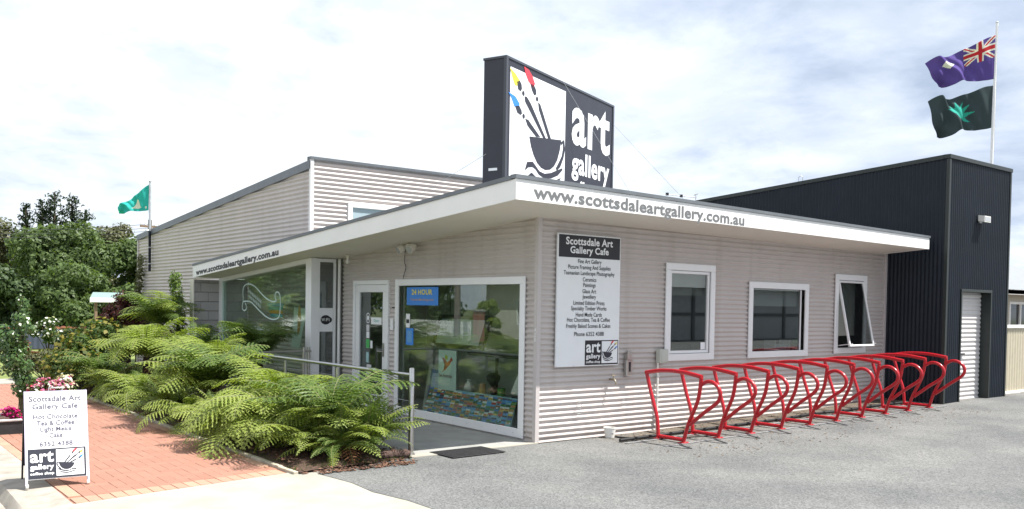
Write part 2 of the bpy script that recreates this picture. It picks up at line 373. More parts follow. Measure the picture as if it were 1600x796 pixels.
class MB:
    def __init__(s): s.v = []; s.f = []; s.mi = []
    def add(s, v, f, mi=0):
        n = len(s.v); s.v.extend([tuple(p) for p in v]); s.f.extend([tuple(i + n for i in q) for q in f]); s.mi.extend([mi] * len(f)); return s
    def box(s, lo, hi, ch=0.0, mi=0):
        (x0, y0, z0), (x1, y1, z1) = lo, hi
        if ch <= 0:
            v = [(x0, y0, z0), (x1, y0, z0), (x1, y1, z0), (x0, y1, z0), (x0, y0, z1), (x1, y0, z1), (x1, y1, z1), (x0, y1, z1)]
            f = [(0, 3, 2, 1), (4, 5, 6, 7), (0, 1, 5, 4), (1, 2, 6, 5), (2, 3, 7, 6), (3, 0, 4, 7)]
            return s.add(v, f, mi)
        c = ch; v = []; idx = {}
        for ix, X in ((0, x0), (1, x1)):
            for iy, Y in ((0, y0), (1, y1)):
                for iz, Z in ((0, z0), (1, z1)):
                    sx, sy, sz = (1 - 2 * ix) * c, (1 - 2 * iy) * c, (1 - 2 * iz) * c
                    idx[ix, iy, iz, 'x'] = len(v); v.append((X, Y + sy, Z + sz))
                    idx[ix, iy, iz, 'y'] = len(v); v.append((X + sx, Y, Z + sz))
                    idx[ix, iy, iz, 'z'] = len(v); v.append((X + sx, Y + sy, Z))
        f = []
        for a in (0, 1):
            o = [(0, 0), (1, 0), (1, 1), (0, 1)]
            f.append([idx[a, p, q, 'x'] for p, q in (o if a else o[::-1])])
            f.append([idx[p, a, q, 'y'] for p, q in (o[::-1] if a else o)])
            f.append([idx[p, q, a, 'z'] for p, q in (o if a else o[::-1])])
        for a in (0, 1):
            for b in (0, 1):
                f.append([idx[0, a, b, 'y'], idx[1, a, b, 'y'], idx[1, a, b, 'z'], idx[0, a, b, 'z']])
                f.append([idx[a, 0, b, 'x'], idx[a, 1, b, 'x'], idx[a, 1, b, 'z'], idx[a, 0, b, 'z']])
                f.append([idx[a, b, 0, 'x'], idx[a, b, 1, 'x'], idx[a, b, 1, 'y'], idx[a, b, 0, 'y']])
                for d in (0, 1): f.append([idx[a, b, d, 'x'], idx[a, b, d, 'y'], idx[a, b, d, 'z']])
        return s.add(v, f, mi)
    def quad(s, a, b, c, d, mi=0): return s.add([a, b, c, d], [(0, 1, 2, 3)], mi)
    def prism(s, pts, d, mi=0):
        """polygon (list of 3d points) swept by vector d"""
        n = len(pts); d = Vector(d); p2 = [tuple(Vector(p) + d) for p in pts]
        f = [tuple(range(n))[::-1], tuple(range(n, 2 * n))] + [(i, (i + 1) % n, n + (i + 1) % n, n + i) for i in range(n)]
        return s.add(list(pts) + p2, f, mi)
    def tube(s, path, r, seg=8, cap=True, mi=0, closed=False):
        P = [Vector(p) for p in path]; n = len(P)
        rr = r if isinstance(r, (list, tuple)) else [r] * n
        v = []; up = None
        for i in range(n):
            t = (P[(i + 1) % n] - P[i - 1]) if closed else (P[min(i + 1, n - 1)] - P[max(i - 1, 0)])
            t.normalize()
            if up is None:
                a = Vector((0, 0, 1)) if abs(t.z) < 0.9 else Vector((1, 0, 0))
                up = t.cross(a).normalized()
            else:
                up = (up - t * up.dot(t))
                if up.length < 1e-5: up = t.orthogonal()
                up.normalize()
            w = t.cross(up)
            for k in range(seg):
                a = 2 * PI * k / seg
                v.append(tuple(P[i] + (up * math.cos(a) + w * math.sin(a)) * rr[i]))
        f = []
        for i in range(n if closed else n - 1):
            j = (i + 1) % n
            for k in range(seg):
                l = (k + 1) % seg
                f.append((i * seg + k, i * seg + l, j * seg + l, j * seg + k))
        if cap and not closed:
            f.append(tuple(range(seg))[::-1]); f.append(tuple((n - 1) * seg + k for k in range(seg)))
        return s.add(v, f, mi)
    def lathe(s, prof, c=(0, 0, 0), seg=14, mi=0):
        v = []; n = len(prof)
        for r, z in prof:
            for k in range(seg):
                a = 2 * PI * k / seg; v.append((c[0] + r * math.cos(a), c[1] + r * math.sin(a), c[2] + z))
        f = [(i * seg + k, i * seg + (k + 1) % seg, (i + 1) * seg + (k + 1) % seg, (i + 1) * seg + k) for i in range(n - 1) for k in range(seg)]
        f.append(tuple(range(seg))[::-1]); f.append(tuple((n - 1) * seg + k for k in range(seg)))
        return s.add(v, f, mi)
    def mesh(s, name, m, off=None, smooth=None):
        me = bpy.data.meshes.new(name)
        v = s.v if off is None else [(p[0] - off[0], p[1] - off[1], p[2] - off[2]) for p in s.v]
        me.from_pydata(v, [], s.f)
        for k in (m if isinstance(m, (list, tuple)) else [m]): me.materials.append(k)
        if any(s.mi): me.polygons.foreach_set('material_index', s.mi)
        if smooth is not None:
            me.polygons.foreach_set('use_smooth', [True] * len(me.polygons))
            me.set_sharp_from_angle(angle=math.radians(smooth))
        me.update()
        return me
    def obj(s, name, m, parent=None, label=None, local=False, smooth=None, kind=None, cat=None, group=None):
        off = None; loc = (0, 0, 0)
        if parent is not None and not local: off = ORG[parent.name]
        if parent is None and not local and cat:      # a one-mesh thing: origin at the middle of its base
            a = np.array(s.v); lo, hi = a.min(axis=0), a.max(axis=0)
            loc = ((lo[0] + hi[0]) / 2, (lo[1] + hi[1]) / 2, lo[2]); off = loc
        o = bpy.data.objects.new(name, s.mesh(name, m, off, smooth)); C.objects.link(o)
        o.location = loc
        if parent is not None:
            o.parent = parent
            ORG[o.name] = ORG.get(parent.name, Vector((0, 0, 0)))
        else: ORG[o.name] = Vector(loc)
        setp(o, label, cat, group, kind)
        return o

def copy_tree(o, parent=None):
    c = o.copy(); C.objects.link(c)
    if parent is not None: c.parent = parent
    for ch in o.children: copy_tree(ch, c)
    return c

def place_text(mb, s, bold, o, u, v, w, h, mi=0):
    g, f, size = text_geo(s, bold)
    o = Vector(o); u = Vector(u); v = Vector(v)
    mb.add([o + u * (p[0] / size[0] * w) + v * (p[1] / size[1] * h) for p in g], f, mi)
def place_poly(mb, pts, o, u, v, mi=0):
    o = Vector(o); u = Vector(u); v = Vector(v)
    P = [o + u * p[0] + v * p[1] for p in pts]
    bm = bmesh.new(); vs = [bm.verts.new(p) for p in P]; bm.faces.new(vs)
    bmesh.ops.triangulate(bm, faces=bm.faces[:])
    bm.verts.index_update()
    mb.add([tuple(q.co) for q in bm.verts], [tuple(q.index for q in fc.verts) for fc in bm.faces], mi); bm.free()
def stroke(pts, w):
    """a ribbon polygon along 2d points with widths"""
    n = len(pts); ws = w if isinstance(w, (list, tuple)) else [w] * n
    L = []; R = []
    for i in range(n):
        a = pts[max(i - 1, 0)]; b = pts[min(i + 1, n - 1)]
        dx, dy = b[0] - a[0], b[1] - a[1]; l = math.hypot(dx, dy) or 1
        nx, ny = -dy / l, dx / l
        L.append((pts[i][0] + nx * ws[i] / 2, pts[i][1] + ny * ws[i] / 2)); R.append((pts[i][0] - nx * ws[i] / 2, pts[i][1] - ny * ws[i] / 2))
    return L, R
def place_stroke(mb, pts, w, o, u, v, mi=0):
    L, R = stroke(pts, w); o = Vector(o); u = Vector(u); v = Vector(v)
    n = len(L); P = [o + u * p[0] + v * p[1] for p in L + R]
    mb.add(P, [(i, i + 1, n + i + 1, n + i) for i in range(n - 1)], mi)

# the cup-and-brushes emblem in a unit square
_raw = dict(
 ytip=[(.07, 5.53), (.23, 5.48), (.37, 5.40), (.33, 5.36), (.28, 5.29), (.22, 5.30), (.15, 5.40)],
 yfer=[(.28, 5.36), (.37, 5.40), (.43, 5.35), (.445, 5.28), (.41, 5.235), (.33, 5.25)],
 yh=[(.53, 5.18), (.60, 5.19), (.74, 5.10), (1.26, 4.62), (1.16, 4.62), (.72, 4.97), (.55, 5.10)],
 rtip=[(.50, 5.65), (.65, 5.63), (.78, 5.55), (.86, 5.45), (.80, 5.38), (.72, 5.41), (.64, 5.45), (.55, 5.55)],
 rfer=[(.71, 5.42), (.82, 5.43), (.90, 5.36), (.91, 5.29), (.84, 5.26), (.76, 5.33)],
 rh=[(.97, 5.18), (1.05, 5.15), (1.43, 4.65), (1.33, 4.64), (1.0, 5.06)],
 btip=[(.03, 5.15), (.25, 5.12), (.38, 5.03), (.36, 4.97), (.30, 4.96), (.22, 4.96), (.13, 5.07)],
 bfer=[(.24, 4.97), (.37, 5.00), (.44, 4.94), (.46, 4.89), (.41, 4.86), (.31, 4.88)],
 bh=[(.56, 4.83), (.66, 4.83), (1.06, 4.62), (.92, 4.60), (.64, 4.73)],
 cup=[(.70, 4.57), (.76, 4.42), (.85, 4.29), (.97, 4.18), (1.10, 4.12), (1.25, 4.10), (1.42, 4.13), (1.56, 4.21), (1.67, 4.33), (1.75, 4.50), (1.80, 4.69)])
EMB = {k: [((x - .09) / 1.84, (y - 3.7) / 1.85) for x, y in p] for k, p in _raw.items()}
def bez(P, n=8):
    """Catmull-Rom through points"""
    out = []
    for i in range(len(P) - 1):
        p0 = Vector(P[max(i - 1, 0)]); p1 = Vector(P[i]); p2 = Vector(P[i + 1]); p3 = Vector(P[min(i + 2, len(P) - 1)])
        for k in range(n):
            t = k / n
            out.append(.5 * ((2 * p1) + (p2 - p0) * t + (2 * p0 - 5 * p1 + 4 * p2 - p3) * t * t + (3 * p1 - p0 - 3 * p2 + p3) * t ** 3))
    out.append(Vector(P[-1])); return out
def circle(cx, cy, r, n=10, ry=None): return [(cx + r * math.cos(2 * PI * i / n), cy + (ry or r) * math.sin(2 * PI * i / n)) for i in range(n)]
def emblem(mb, o, u, v, w, h, flip=False):
    """material slots: 0 black, 1 yellow, 2 red, 3 blue, 4 white"""
    T = (lambda p: ((1 - p[0]) * w, p[1] * h)) if flip else (lambda p: (p[0] * w, p[1] * h))
    for k, p in EMB.items():
        place_poly(mb, [T(q) for q in p], o, u, v, {'ytip': 1, 'rtip': 2, 'btip': 3}.get(k, 0))
    for cx, cy in ((.49, 5.22), (.935, 5.22), (.51, 4.86)):
        place_poly(mb, [T(q) for q in circle((cx - .09) / 1.84, (cy - 3.7) / 1.85, .022)], o, u, v, 0)
    # cup handle and saucer
    hd = [(.925, .50), (.975, .53), (.985, .46), (.96, .38), (.90, .30), (.84, .25)]
    place_stroke(mb, [T(q) for q in hd], [.03 * w, .045 * w, .04 * w, .04 * w, .05 * w, .03 * w], o, u, v, 0)
    sc = [(.27, .17), (.31, .22), (.40, .235), (.46, .21), (.52, .175), (.62, .16), (.74, .18), (.86, .22), (.96, .27)]
    place_stroke(mb, [T(q) for q in sc], [.01 * w, .05 * w, .05 * w, .03 * w, .035 * w, .045 * w, .05 * w, .05 * w, .02 * w], o, u, v, 0)
    sc = [(.30, .11), (.38, .145), (.50, .10), (.64, .085), (.80, .115), (.93, .18)]
    place_stroke(mb, [T(q) for q in sc], [.01 * w, .035 * w, .04 * w, .045 * w, .045 * w, .01 * w], o, u, v, 0)
EMB_MATS = [M_navy, M_yellow, M_redv, M_bluev, M_signwhite]

def gz(x):                                     # the car park rises gently towards the dark block
    return 0.019 * min(max(x - 1.2, 0), 8.5)

# ------------------------------------------------------------------ ground
def sheet(name, m, pts, top, depth=0.25, kind='structure'):
    mb = MB(); mb.prism([(x, y, top - depth) for x, y in pts], (0, 0, depth)); return mb.obj(name, m, kind=kind)
mb = MB(); mb.quad((-300, -300, -0.26), (300, -300, -0.26), (300, 300, -0.26), (-300, 300, -0.26)); mb.obj('ground', M_grass_ground, kind='structure')
mb = MB()
xs = [-3.2, 1.2] + [1.2 + 0.5 * i for i in range(1, 18)] + [30, 60]
edge = lambda y: -3.3 + 0.05 * (-0.36 - y)
ysn = [-60, -20, -10, -6, -4, -3, -2, -1.5, -1.0, -0.7, -0.36, -0.05]
vv = []; ff = []
for j, y in enumerate(ysn):
    for i, x in enumerate(xs):
        X = x if i else edge(y) + 0.035 * math.sin(y * 5.1) + 0.02 * math.sin(y * 13.0)
        if i == 0 and y > -0.3: X = -1.99
        vv.append((X, y, gz(X)))
nx = len(xs)
for j in range(len(ysn) - 1):
    for i in range(nx - 1): ff.append((j * nx + i, j * nx + i + 1, (j + 1) * nx + i + 1, (j + 1) * nx + i))
mb.add(vv, ff)
mb.prism([(8.6, -0.06, gz(11)), (60, -0.06, gz(11)), (60, 40, gz(11)), (8.6, 40, gz(11))], (0, 0, -0.2))
carpark = mb.obj('car_park', M_asphalt, kind='structure')
# pale concrete crossing between the brick footpath and the asphalt, sloping to the road
mb = MB()
mb.add([(-5.76, -0.484, -0.004), (-3.4, -0.11, -0.004), (-3.05, -0.30, -0.004), (-2.9, -6, -0.004), (-2.8, -30, -0.004), (-6.1, -30, -0.10), (-6.1, -6, -0.10), (-6.1, -1.3, -0.08), (-5.95, -0.75, -0.03)], [tuple(range(9))[::-1]])
apron = mb.obj('driveway_crossing', M_conc_pale, kind='structure')
sheet('road', M_road, [(-14, -80), (-6.45, -80), (-6.45, 120), (-14, 120)], -0.15, 0.08)
sheet('far_footpath', M_conc, [(-19, -80), (-14, -80), (-14, 120), (-19, 120)], -0.03, 0.2)
# kerb and gutter, its end dropped at the crossing
mb = MB()
def kerbrow(y, drop):
    t = 0.0 - drop
    x = -5.70 - 0.02 * max(0, 2 - y) * 0.5
    return [(x, y, -0.003), (x - 0.30, y, t - 0.004), (x - 0.36, y, t - 0.02), (x - 0.40, y, t - 0.09 + drop * 0.6), (x - 0.42, y, -0.135), (x - 0.80, y, -0.145), (x - 0.80, y, -0.3)]
rows = [kerbrow(y, d) for y, d in ((60, 0), (20, 0), (8, 0), (4, 0), (2, 0), (1, 0), (0.2, 0.01), (-0.3, 0.03), (-0.75, 0.055), (-1.3, 0.085), (-2.5, 0.09), (-12, 0.09), (-40, 0.09))]
vv = [p for r in rows for p in r]; k = len(rows[0])
mb.add(vv, [(i * k + j, i * k + j + 1, (i + 1) * k + j + 1, (i + 1) * k + j) for i in range(len(rows) - 1) for j in range(k - 1)])
mb.obj('kerb', M_kerb, kind='structure', smooth=35)

# brick footpath: every paver its own piece (the nearest 300 single, the rest joined)
foot = MB(); foot.prism([(-5.72, -0.49, -0.03), (-3.52, -0.12, -0.03), (-3.52, 12.3, -0.03), (-5.72, 12.3, -0.03)], (0, 0, 0.019))
footpath = foot.obj('footpath', M_sand, kind='structure')
front = lambda x: -0.484 + (x + 5.76) * 0.1585
bw = 0.118; bj = 0.0022
bricks = []
x0, x1 = -5.70, -3.54
nxh = int((x1 - x0 - 2 * 0.118) / bw) + 3
for ix in range(-2, nxh):
    for iy in range(-6, 112):
        r = (ix - iy) % 4
        ox = x0 + 0.118 + ix * bw; oy = -0.35 + iy * bw
        if r == 0: a = (ox, oy, ox + 2 * bw, oy + bw)
        elif r == 3: a = (ox, oy, ox + bw, oy + 2 * bw)
        else: continue
        a = [max(a[0], x0 + 0.12), a[1], min(a[2], x1 - 0.12), min(a[3], 12.2)]
        if a[2] - a[0] < 0.03: continue
        lo = front((a[0] + a[2]) / 2) + 0.245
        if a[3] < lo + 0.02: continue
        a[1] = max(a[1], lo)
        if a[3] - a[1] < 0.03: continue
        bricks.append((a, 0))
yy = -0.15
while yy < 12.0:                              # header courses along both long edges
    for xa in (x0, x1 - 0.115):
        if yy > front(xa) + 0.24: bricks.append(([xa, yy, xa + 0.115, yy + 0.233], 1))
    yy += 0.238
xx = x0
while xx < x1 - 0.05:                         # header course along the crossing
    bricks.append(([xx, front(xx + .06) + 0.005, min(xx + 0.113, x1), front(xx + .06) + 0.238], 1)); xx += 0.118
CAMP = Vector((-7.59, -9.07, 1.82))
bricks.sort(key=lambda b: (Vector((b[0][0], b[0][1], 0)) - CAMP).length)
mesh_cache = {}
rest = [MB(), MB()]
for i, (a, k) in enumerate(bricks):
    w, l = a[2] - a[0] - bj, a[3] - a[1] - bj
    dz = random.uniform(-0.001, 0.001)
    if i < 300:
        key = (round(w, 2), round(l, 2), k)
        if key not in mesh_cache:
            b = MB(); b.box((-w / 2, -l / 2, -0.03), (w / 2, l / 2, 0.0), 0.0025); mesh_cache[key] = b.mesh('brick', [M_brick, M_brickb][k])
        o = bpy.data.objects.new('brick', mesh_cache[key]); C.objects.link(o)
        o.location = ((a[0] + a[2]) / 2, (a[1] + a[3]) / 2, dz); o.rotation_euler = (random.gauss(0, .004), random.gauss(0, .004), random.gauss(0, .008)); o.parent = footpath
    else:
        rest[k].box((a[0] + bj / 2, a[1] + bj / 2, -0.03), (a[2] - bj / 2, a[3] - bj / 2, dz), 0.004)
rest[0].obj('brick_field', M_brick, footpath, kind='stuff')
rest[1].obj('border_brick_field', M_brickb, footpath, kind='stuff')
sheet('cross_path', M_conc_pale, [(-5.72, 12.32), (-2.2, 12.32), (-2.2, 13.6), (-5.72, 13.6)], 0.0, 0.1)
sheet('lawn', M_lawn, [(-5.72, 13.62), (12, 13.62), (12, 70), (-5.72, 70)], -0.01, 0.2)
# garden bed of bark mulch with a stone edging and the slab to the shop door
mb = MB()
N = 14; MX = 60
xs2 = np.linspace(-3.47, -0.6, N); ys2 = np.linspace(-0.28, 12.2, MX)
vv = []; ff = []
for j, y in enumerate(ys2):
    for i, x in enumerate(xs2):
        X = x if y > 5.45 else -3.47 + (x + 3.47) / (2.87) * (1.52)
        lip = min(i, N - 1 - i, j) / 3.0
        vv.append((X, y + (0.19 * (X + 3.47) / 1.5 if j == 0 else 0), 0.012 + 0.06 * min(1, lip) + RNG.normal(0, 0.008)))
for j in range(MX - 1):
    for i in range(N - 1): ff.append((j * N + i, j * N + i + 1, (j + 1) * N + i + 1, (j + 1) * N + i))
mb.add(vv, ff); mb.obj('garden_bed', M_mulch, kind='structure', smooth=80)
mb = MB()
for i in range(1500):
    y = abs(RNG.normal(0, 1.6)) - 0.3; x = RNG.uniform(-3.45, -1.98)
    if i % 5 == 0: y = -0.45 + RNG.uniform(0, 0.2); x = RNG.uniform(-3.3, -2.1)
    a = RNG.uniform(0, PI); l = RNG.uniform(.012, .035); w = RNG.uniform(.005, .012); z = 0.075 if y > 0 else 0.02
    if y < -0.25: z = 0.006
    c, s_ = math.cos(a), math.sin(a); t = RNG.normal(0, .01)
    mb.quad((x - c * l - s_ * -w, y - s_ * l - c * w, z), (x + c * l + s_ * w, y + s_ * l - c * w, z + t), (x + c * l - s_ * w, y + s_ * l + c * w, z + .008), (x - c * l - s_ * w, y - s_ * l + c * w, z + .004))
mb.obj('bark_chips', M_chip, kind='stuff')
edging = thing('bed_edging', 'pale stone strip along the fern bed beside the red brick path', 'edging', (-3.5, 6, 0))
st = MB(); st.box((-0.028, -0.195, -0.04), (0.028, 0.195, 0.022), 0.006); stm = st.mesh('edging_stone', M_stone)
for i in range(31):
    o = bpy.data.objects.new('edging_stone', stm); C.objects.link(o); o.parent = edging
    o.location = (random.gauss(0, .004), -6.05 + 0.4 * i, random.gauss(0, .003)); o.rotation_euler = (0, 0, random.gauss(0, .012))
mb = MB(); mb.prism([(-1.95, 0.06, -0.1), (0.0, 0.02, -0.1), (0.0, 5.45, -0.1), (-1.95, 5.45, -0.1)], (0, 0, 0.108))
slab = mb.obj('entrance_path', M_conc, kind='structure')
mb = MB()
mb.prism([(-1.97, -0.10, -0.05), (0.02, -0.045, -0.05), (0.02, 0.05, -0.05), (-1.97, 0.09, -0.05)], (0, 0, 0.06)); mb.obj('path_threshold', M_conc_pale, kind='structure')
# dry leaves and grit gathered under the racks
mb = MB()
for i in range(1100):
    x = RNG.uniform(0.9, 8.6); y = -0.05 - abs(RNG.normal(0, 0.55)) if i % 3 else RNG.uniform(-2.2, -1.1)
    a = RNG.uniform(0, PI); l = RNG.uniform(.008, .026); w = l * RNG.uniform(.3, .6); z = gz(x) + .004
    c, s_ = math.cos(a), math.sin(a)
    mb.quad((x - c * l, y - s_ * l, z), (x + s_ * w, y - c * w, z + RNG.uniform(0, .012)), (x + c * l, y + s_ * l, z + .003), (x - s_ * w, y + c * w, z + RNG.uniform(0, .012)))
mb.obj('leaf_litter', M_litter, kind='stuff')

# ------------------------------------------------------------------ the gallery
PITCH = 0.0735; AMP = 0.0125
def spans(u0, u1, z0, z1, holes):
    us = sorted({u0, u1, *[h[0] for h in holes], *[h[1] for h in holes]}); us = [u for u in us if u0 <= u <= u1]
    res = []
    for a, b in zip(us, us[1:]):
        segs = [(z0, z1)]
        for h in holes:
            if h[0] < b - 1e-6 and h[1] > a + 1e-6:
                n = []
                for s0, s1 in segs:
                    if h[2] > s0: n.append((s0, min(s1, h[2])))
                    if h[3] < s1: n.append((max(s0, h[3]), s1))
                segs = [q for q in n if q[1] - q[0] > 1e-4]
        res += [(a, b, *q) for q in segs]
    return res
def corr_h(mb, fn, u0, u1, z0, z1, step=8, cut=None, pitch=PITCH, amp=AMP):
    """horizontal corrugations; fn(u, z, d) -> point, d = depth behind the crest plane"""
    n = max(2, int(round((z1 - z0) / pitch * step))); v = []; f = []
    for i in range(n + 1):
        z = z0 + (z1 - z0) * i / n
        d = amp * (1 - math.cos(2 * PI * z / pitch))
        b = u1 if cut is None else min(u1, cut(z))
        v += [fn(u0, z, d), fn(max(b, u0 + 0.001), z, d)]
    for i in range(n): f.append((2 * i, 2 * i + 1, 2 * i + 3, 2 * i + 2))
    mb.add(v, f)
def corr_v(mb, fn, u0, u1, z0, z1f, step=8, pitch=0.076, amp=0.0085):
    n = max(2, int(round((u1 - u0) / pitch * step))); v = []; f = []
    for i in range(n + 1):
        u = u0 + (u1 - u0) * i / n
        d = amp * (1 - math.cos(2 * PI * u / pitch))
        v += [fn(u, z0, d), fn(u, z1f(u), d)]
    for i in range(n): f.append((2 * i, 2 * i + 2, 2 * i + 3, 2 * i + 1))
    mb.add(v, f)

zs = lambda x, y: 2.984 - 0.0682 * y - 0.0083 * max(x, -1.2)             # underside of the roof
shop = thing('gallery_building', 'low pale corrugated gallery with white fascia, big windows and overhanging roof on the corner', 'building', (0, 0, 0))
WIN = [(2.475, 3.61, 1.025, 2.497), (4.475, 6.147, 1.025, 2.275), (6.97, 8.013, 1.045, 2.483)]    # outer frames of the car park windows
mb = MB()
for a in spans(0.055, 8.70, 0.0, 3.0, [(w[0] + .04, w[1] - .04, w[2] + .04, w[3] - .04) for w in WIN]):
    corr_h(mb, lambda u, z, d: (u, d, z), *a)
w1 = mb.obj('wall', M_dune, shop, label='pale corrugated wall facing the car park', smooth=60)
DW = (0.245, 3.60, 0.03, 2.215); DOOR = (3.82, 5.03, 0.0, 2.21)
mb = MB()
for a in spans(0.055, 5.46, 0.0, 3.0, [(DW[0] + .04, DW[1] - .04, 0.0, DW[3] - .04), (DOOR[0] + .04, DOOR[1] - .04, 0, DOOR[3] - .04)]):
    corr_h(mb, lambda u, z, d: (d, u, z), *a)
mb.obj('wall', M_dune, shop, label='pale corrugated wall beside the entrance path', smooth=60)
mb = MB(); mb.box((0.004, DW[0] + .02, 0.0), (0.03, DW[1] + .3, 0.06), .004); mb.obj('wall_plinth', M_dunetrim, shop)
mb = MB(); mb.prism([(-0.008, -0.008, 0), (0.058, -0.008, 0), (0.058, 0.03, 0), (0.03, 0.058, 0), (-0.008, 0.058, 0)], (0, 0, 2.99)); mb.obj('corner_trim', M_dunetrim, shop)
mb = MB(); mb.box((8.66, -0.012, gz(8.7)), (8.735, 0.04, 2.95), .004); mb.obj('end_trim', M_dunetrim, shop)
# roof slabs, soffit, fascias, cappings
def slab_pts(x0, y0, x1, y1, dz): return [(x0, y0, zs(x0, y0) + dz), (x1, y0, zs(x1, y0) + dz), (x1, y1, zs(x1, y1) + dz), (x0, y1, zs(x0, y1) + dz)]
mb = MB()
for r in ((-1.10, -0.90, 8.494, 6.78), (8.496, -.05, 8.73, 6.78), (-1.10, 6.781, -0.004, 10.02)):
    p = slab_pts(*r, 0.022); q = slab_pts(*r, 0.22)
    mb.add(p + q, [(3, 2, 1, 0), (4, 5, 6, 7), (0, 1, 5, 4), (1, 2, 6, 5), (2, 3, 7, 6), (3, 0, 4, 7)])
mb.obj('roof', M_roof, shop)
mb = MB()
for r in ((-1.102, -0.899, 8.49, 6.77), (-1.102, 6.77, -0.006, 10.0)):
    p = slab_pts(*r, 0.004); q = slab_pts(*r, 0.02)
    mb.add(p + q, [(3, 2, 1, 0), (4, 5, 6, 7), (0, 1, 5, 4), (1, 2, 6, 5), (2, 3, 7, 6), (3, 0, 4, 7)])
mb.obj('soffit', M_soffit, shop)
ft = lambda x: 0.235 - 0.0042 * (x + 1.12)
def strip(mb, A, B, z0a, z1a, z0b, z1b, t):
    t = Vector(t)
    P = [Vector((*A, z0a)), Vector((*B, z0b)), Vector((*B, z1b)), Vector((*A, z1a))]
    Q = [p + t for p in P]
    mb.add(P + Q, [(0, 1, 2, 3), (7, 6, 5, 4), (0, 4, 5, 1), (1, 5, 6, 2), (2, 6, 7, 3), (3, 7, 4, 0)])
zr = lambda x: zs(x, -0.923)
mb = MB()
strip(mb, (-1.124, -0.923), (8.52, -0.923), zr(-1.12) - .006, zr(-1.12) + ft(-1.12), zr(8.52) - .006, zr(8.52) + ft(8.52), (0, .022, 0))
fa = mb.obj('fascia', M_white, shop, label='sunlit white fascia above the car park wall')
mb = MB()
strip(mb, (8.497, -0.90), (8.497, -0.06), zr(8.5) - .006, zr(8.5) + ft(8.5), zs(8.5, -.06) - .006, zs(8.5, -.06) + .19, (.022, 0, 0))
mb.obj('fascia_return', M_white, shop)
mb = MB()
strip(mb, (-1.124, -0.9), (-1.124, 10.03), zs(-1.124, -0.9) - .006, zs(-1.124, -.9) + .232, zs(-1.124, 10.03) - .006, zs(-1.124, 10.03) + .24, (.022, 0, 0))
fb = mb.obj('fascia', M_white, shop, label='shaded white fascia above the entrance path')
mb = MB()
strip(mb, (-1.128, 10.032), (0.0, 10.032), zs(-1.1, 10.03) - .0, zs(-1.1, 10.03) + .24, zs(0, 10.03), zs(0, 10.03) + .24, (0, .02, 0)); mb.obj('fascia_end', M_white, shop)
mb = MB()
strip(mb, (-1.14, -0.94), (8.53, -0.94), zr(-1.12) + .238, zr(-1.12) + .285, zr(8.5) + .197, zr(8.5) + .235, (0, .10, 0)); mb.obj('capping', M_greytrim, shop)
mb = MB()
strip(mb, (-1.14, -0.838), (-1.14, 10.05), zs(-1.1, -.84) + .234, zs(-1.1, -.84) + .283, zs(-1.1, 10.05) + .242, zs(-1.1, 10.05) + .285, (.10, 0, 0)); mb.obj('capping', M_greytrim, shop)
# web address on both fascias
mb = MB(); mb_u = Vector((1, 0, -0.0135)); place_text(mb, 'www.scottsdaleartgallery.com.au', .027, (-0.86, -0.9265, 3.035), mb_u, (0, 0, 1), 3.97, 0.205); mb.obj('lettering', M_text_grey, fa)
mb = MB(); place_text(mb, 'www.scottsdaleartgallery.com.au', .045, (-1.1275, 9.86, 2.308), (0, -1, 0.0685), (0, 0, 1), 4.18, 0.155); mb.obj('lettering', M_black, fb)

def frame_ring(mb, fn, u0, u1, z0, z1, w, t, wb=None):
    """four butted rails; fn(u, z, d)"""
    wb = wb or w
    for a in ((u0, u1, z1 - w, z1), (u0, u1, z0, z0 + wb), (u0, u0 + w, z0 + wb, z1 - w), (u1 - w, u1, z0 + wb, z1 - w)):
        P = [fn(a[0], a[2], -t[0]), fn(a[1], a[2], -t[0]), fn(a[1], a[3], -t[0]), fn(a[0], a[3], -t[0])]
        c = 0.006
        Pi = [fn(a[0] + c, a[2] + c, -t[0] - c * 0), fn(a[1] - c, a[2] + c, -t[0]), fn(a[1] - c, a[3] - c, -t[0]), fn(a[0] + c, a[3] - c, -t[0])]
        Po = [fn(a[0], a[2], -t[0] + c), fn(a[1], a[2], -t[0] + c), fn(a[1], a[3], -t[0] + c), fn(a[0], a[3], -t[0] + c)]
        Q = [fn(a[0], a[2], t[1]), fn(a[1], a[2], t[1]), fn(a[1], a[3], t[1]), fn(a[0], a[3], t[1])]
        mb.add(Pi + Po + Q, [(0, 1, 2, 3)] + [(i, 4 + i, 4 + (i + 1) % 4, (i + 1) % 4) for i in range(4)] + [(4 + i, 8 + i, 8 + (i + 1) % 4, 4 + (i + 1) % 4) for i in range(4)] + [(11, 10, 9, 8)])
def pane(mb, fn, u0, u1, z0, z1, d=0.03):
    P = [fn(u, z, d) for u, z in ((u0, z0), (u1, z0), (u1, z1), (u0, z1))]
    Q = [fn(u, z, d + .006) for u, z in ((u0, z0), (u1, z0), (u1, z1), (u0, z1))]
    mb.add(P + Q, [(0, 1, 2, 3), (7, 6, 5, 4), (0, 4, 5, 1), (1, 5, 6, 2), (2, 6, 7, 3), (3, 7, 4, 0)])
fnR = lambda u, z, d: (u, d, z)
fnL = lambda u, z, d: (d, u, z)
labels = ['tall narrow window nearest the corner', 'wide middle window of the car park wall', 'narrow window with its sash pushed open at the bottom']
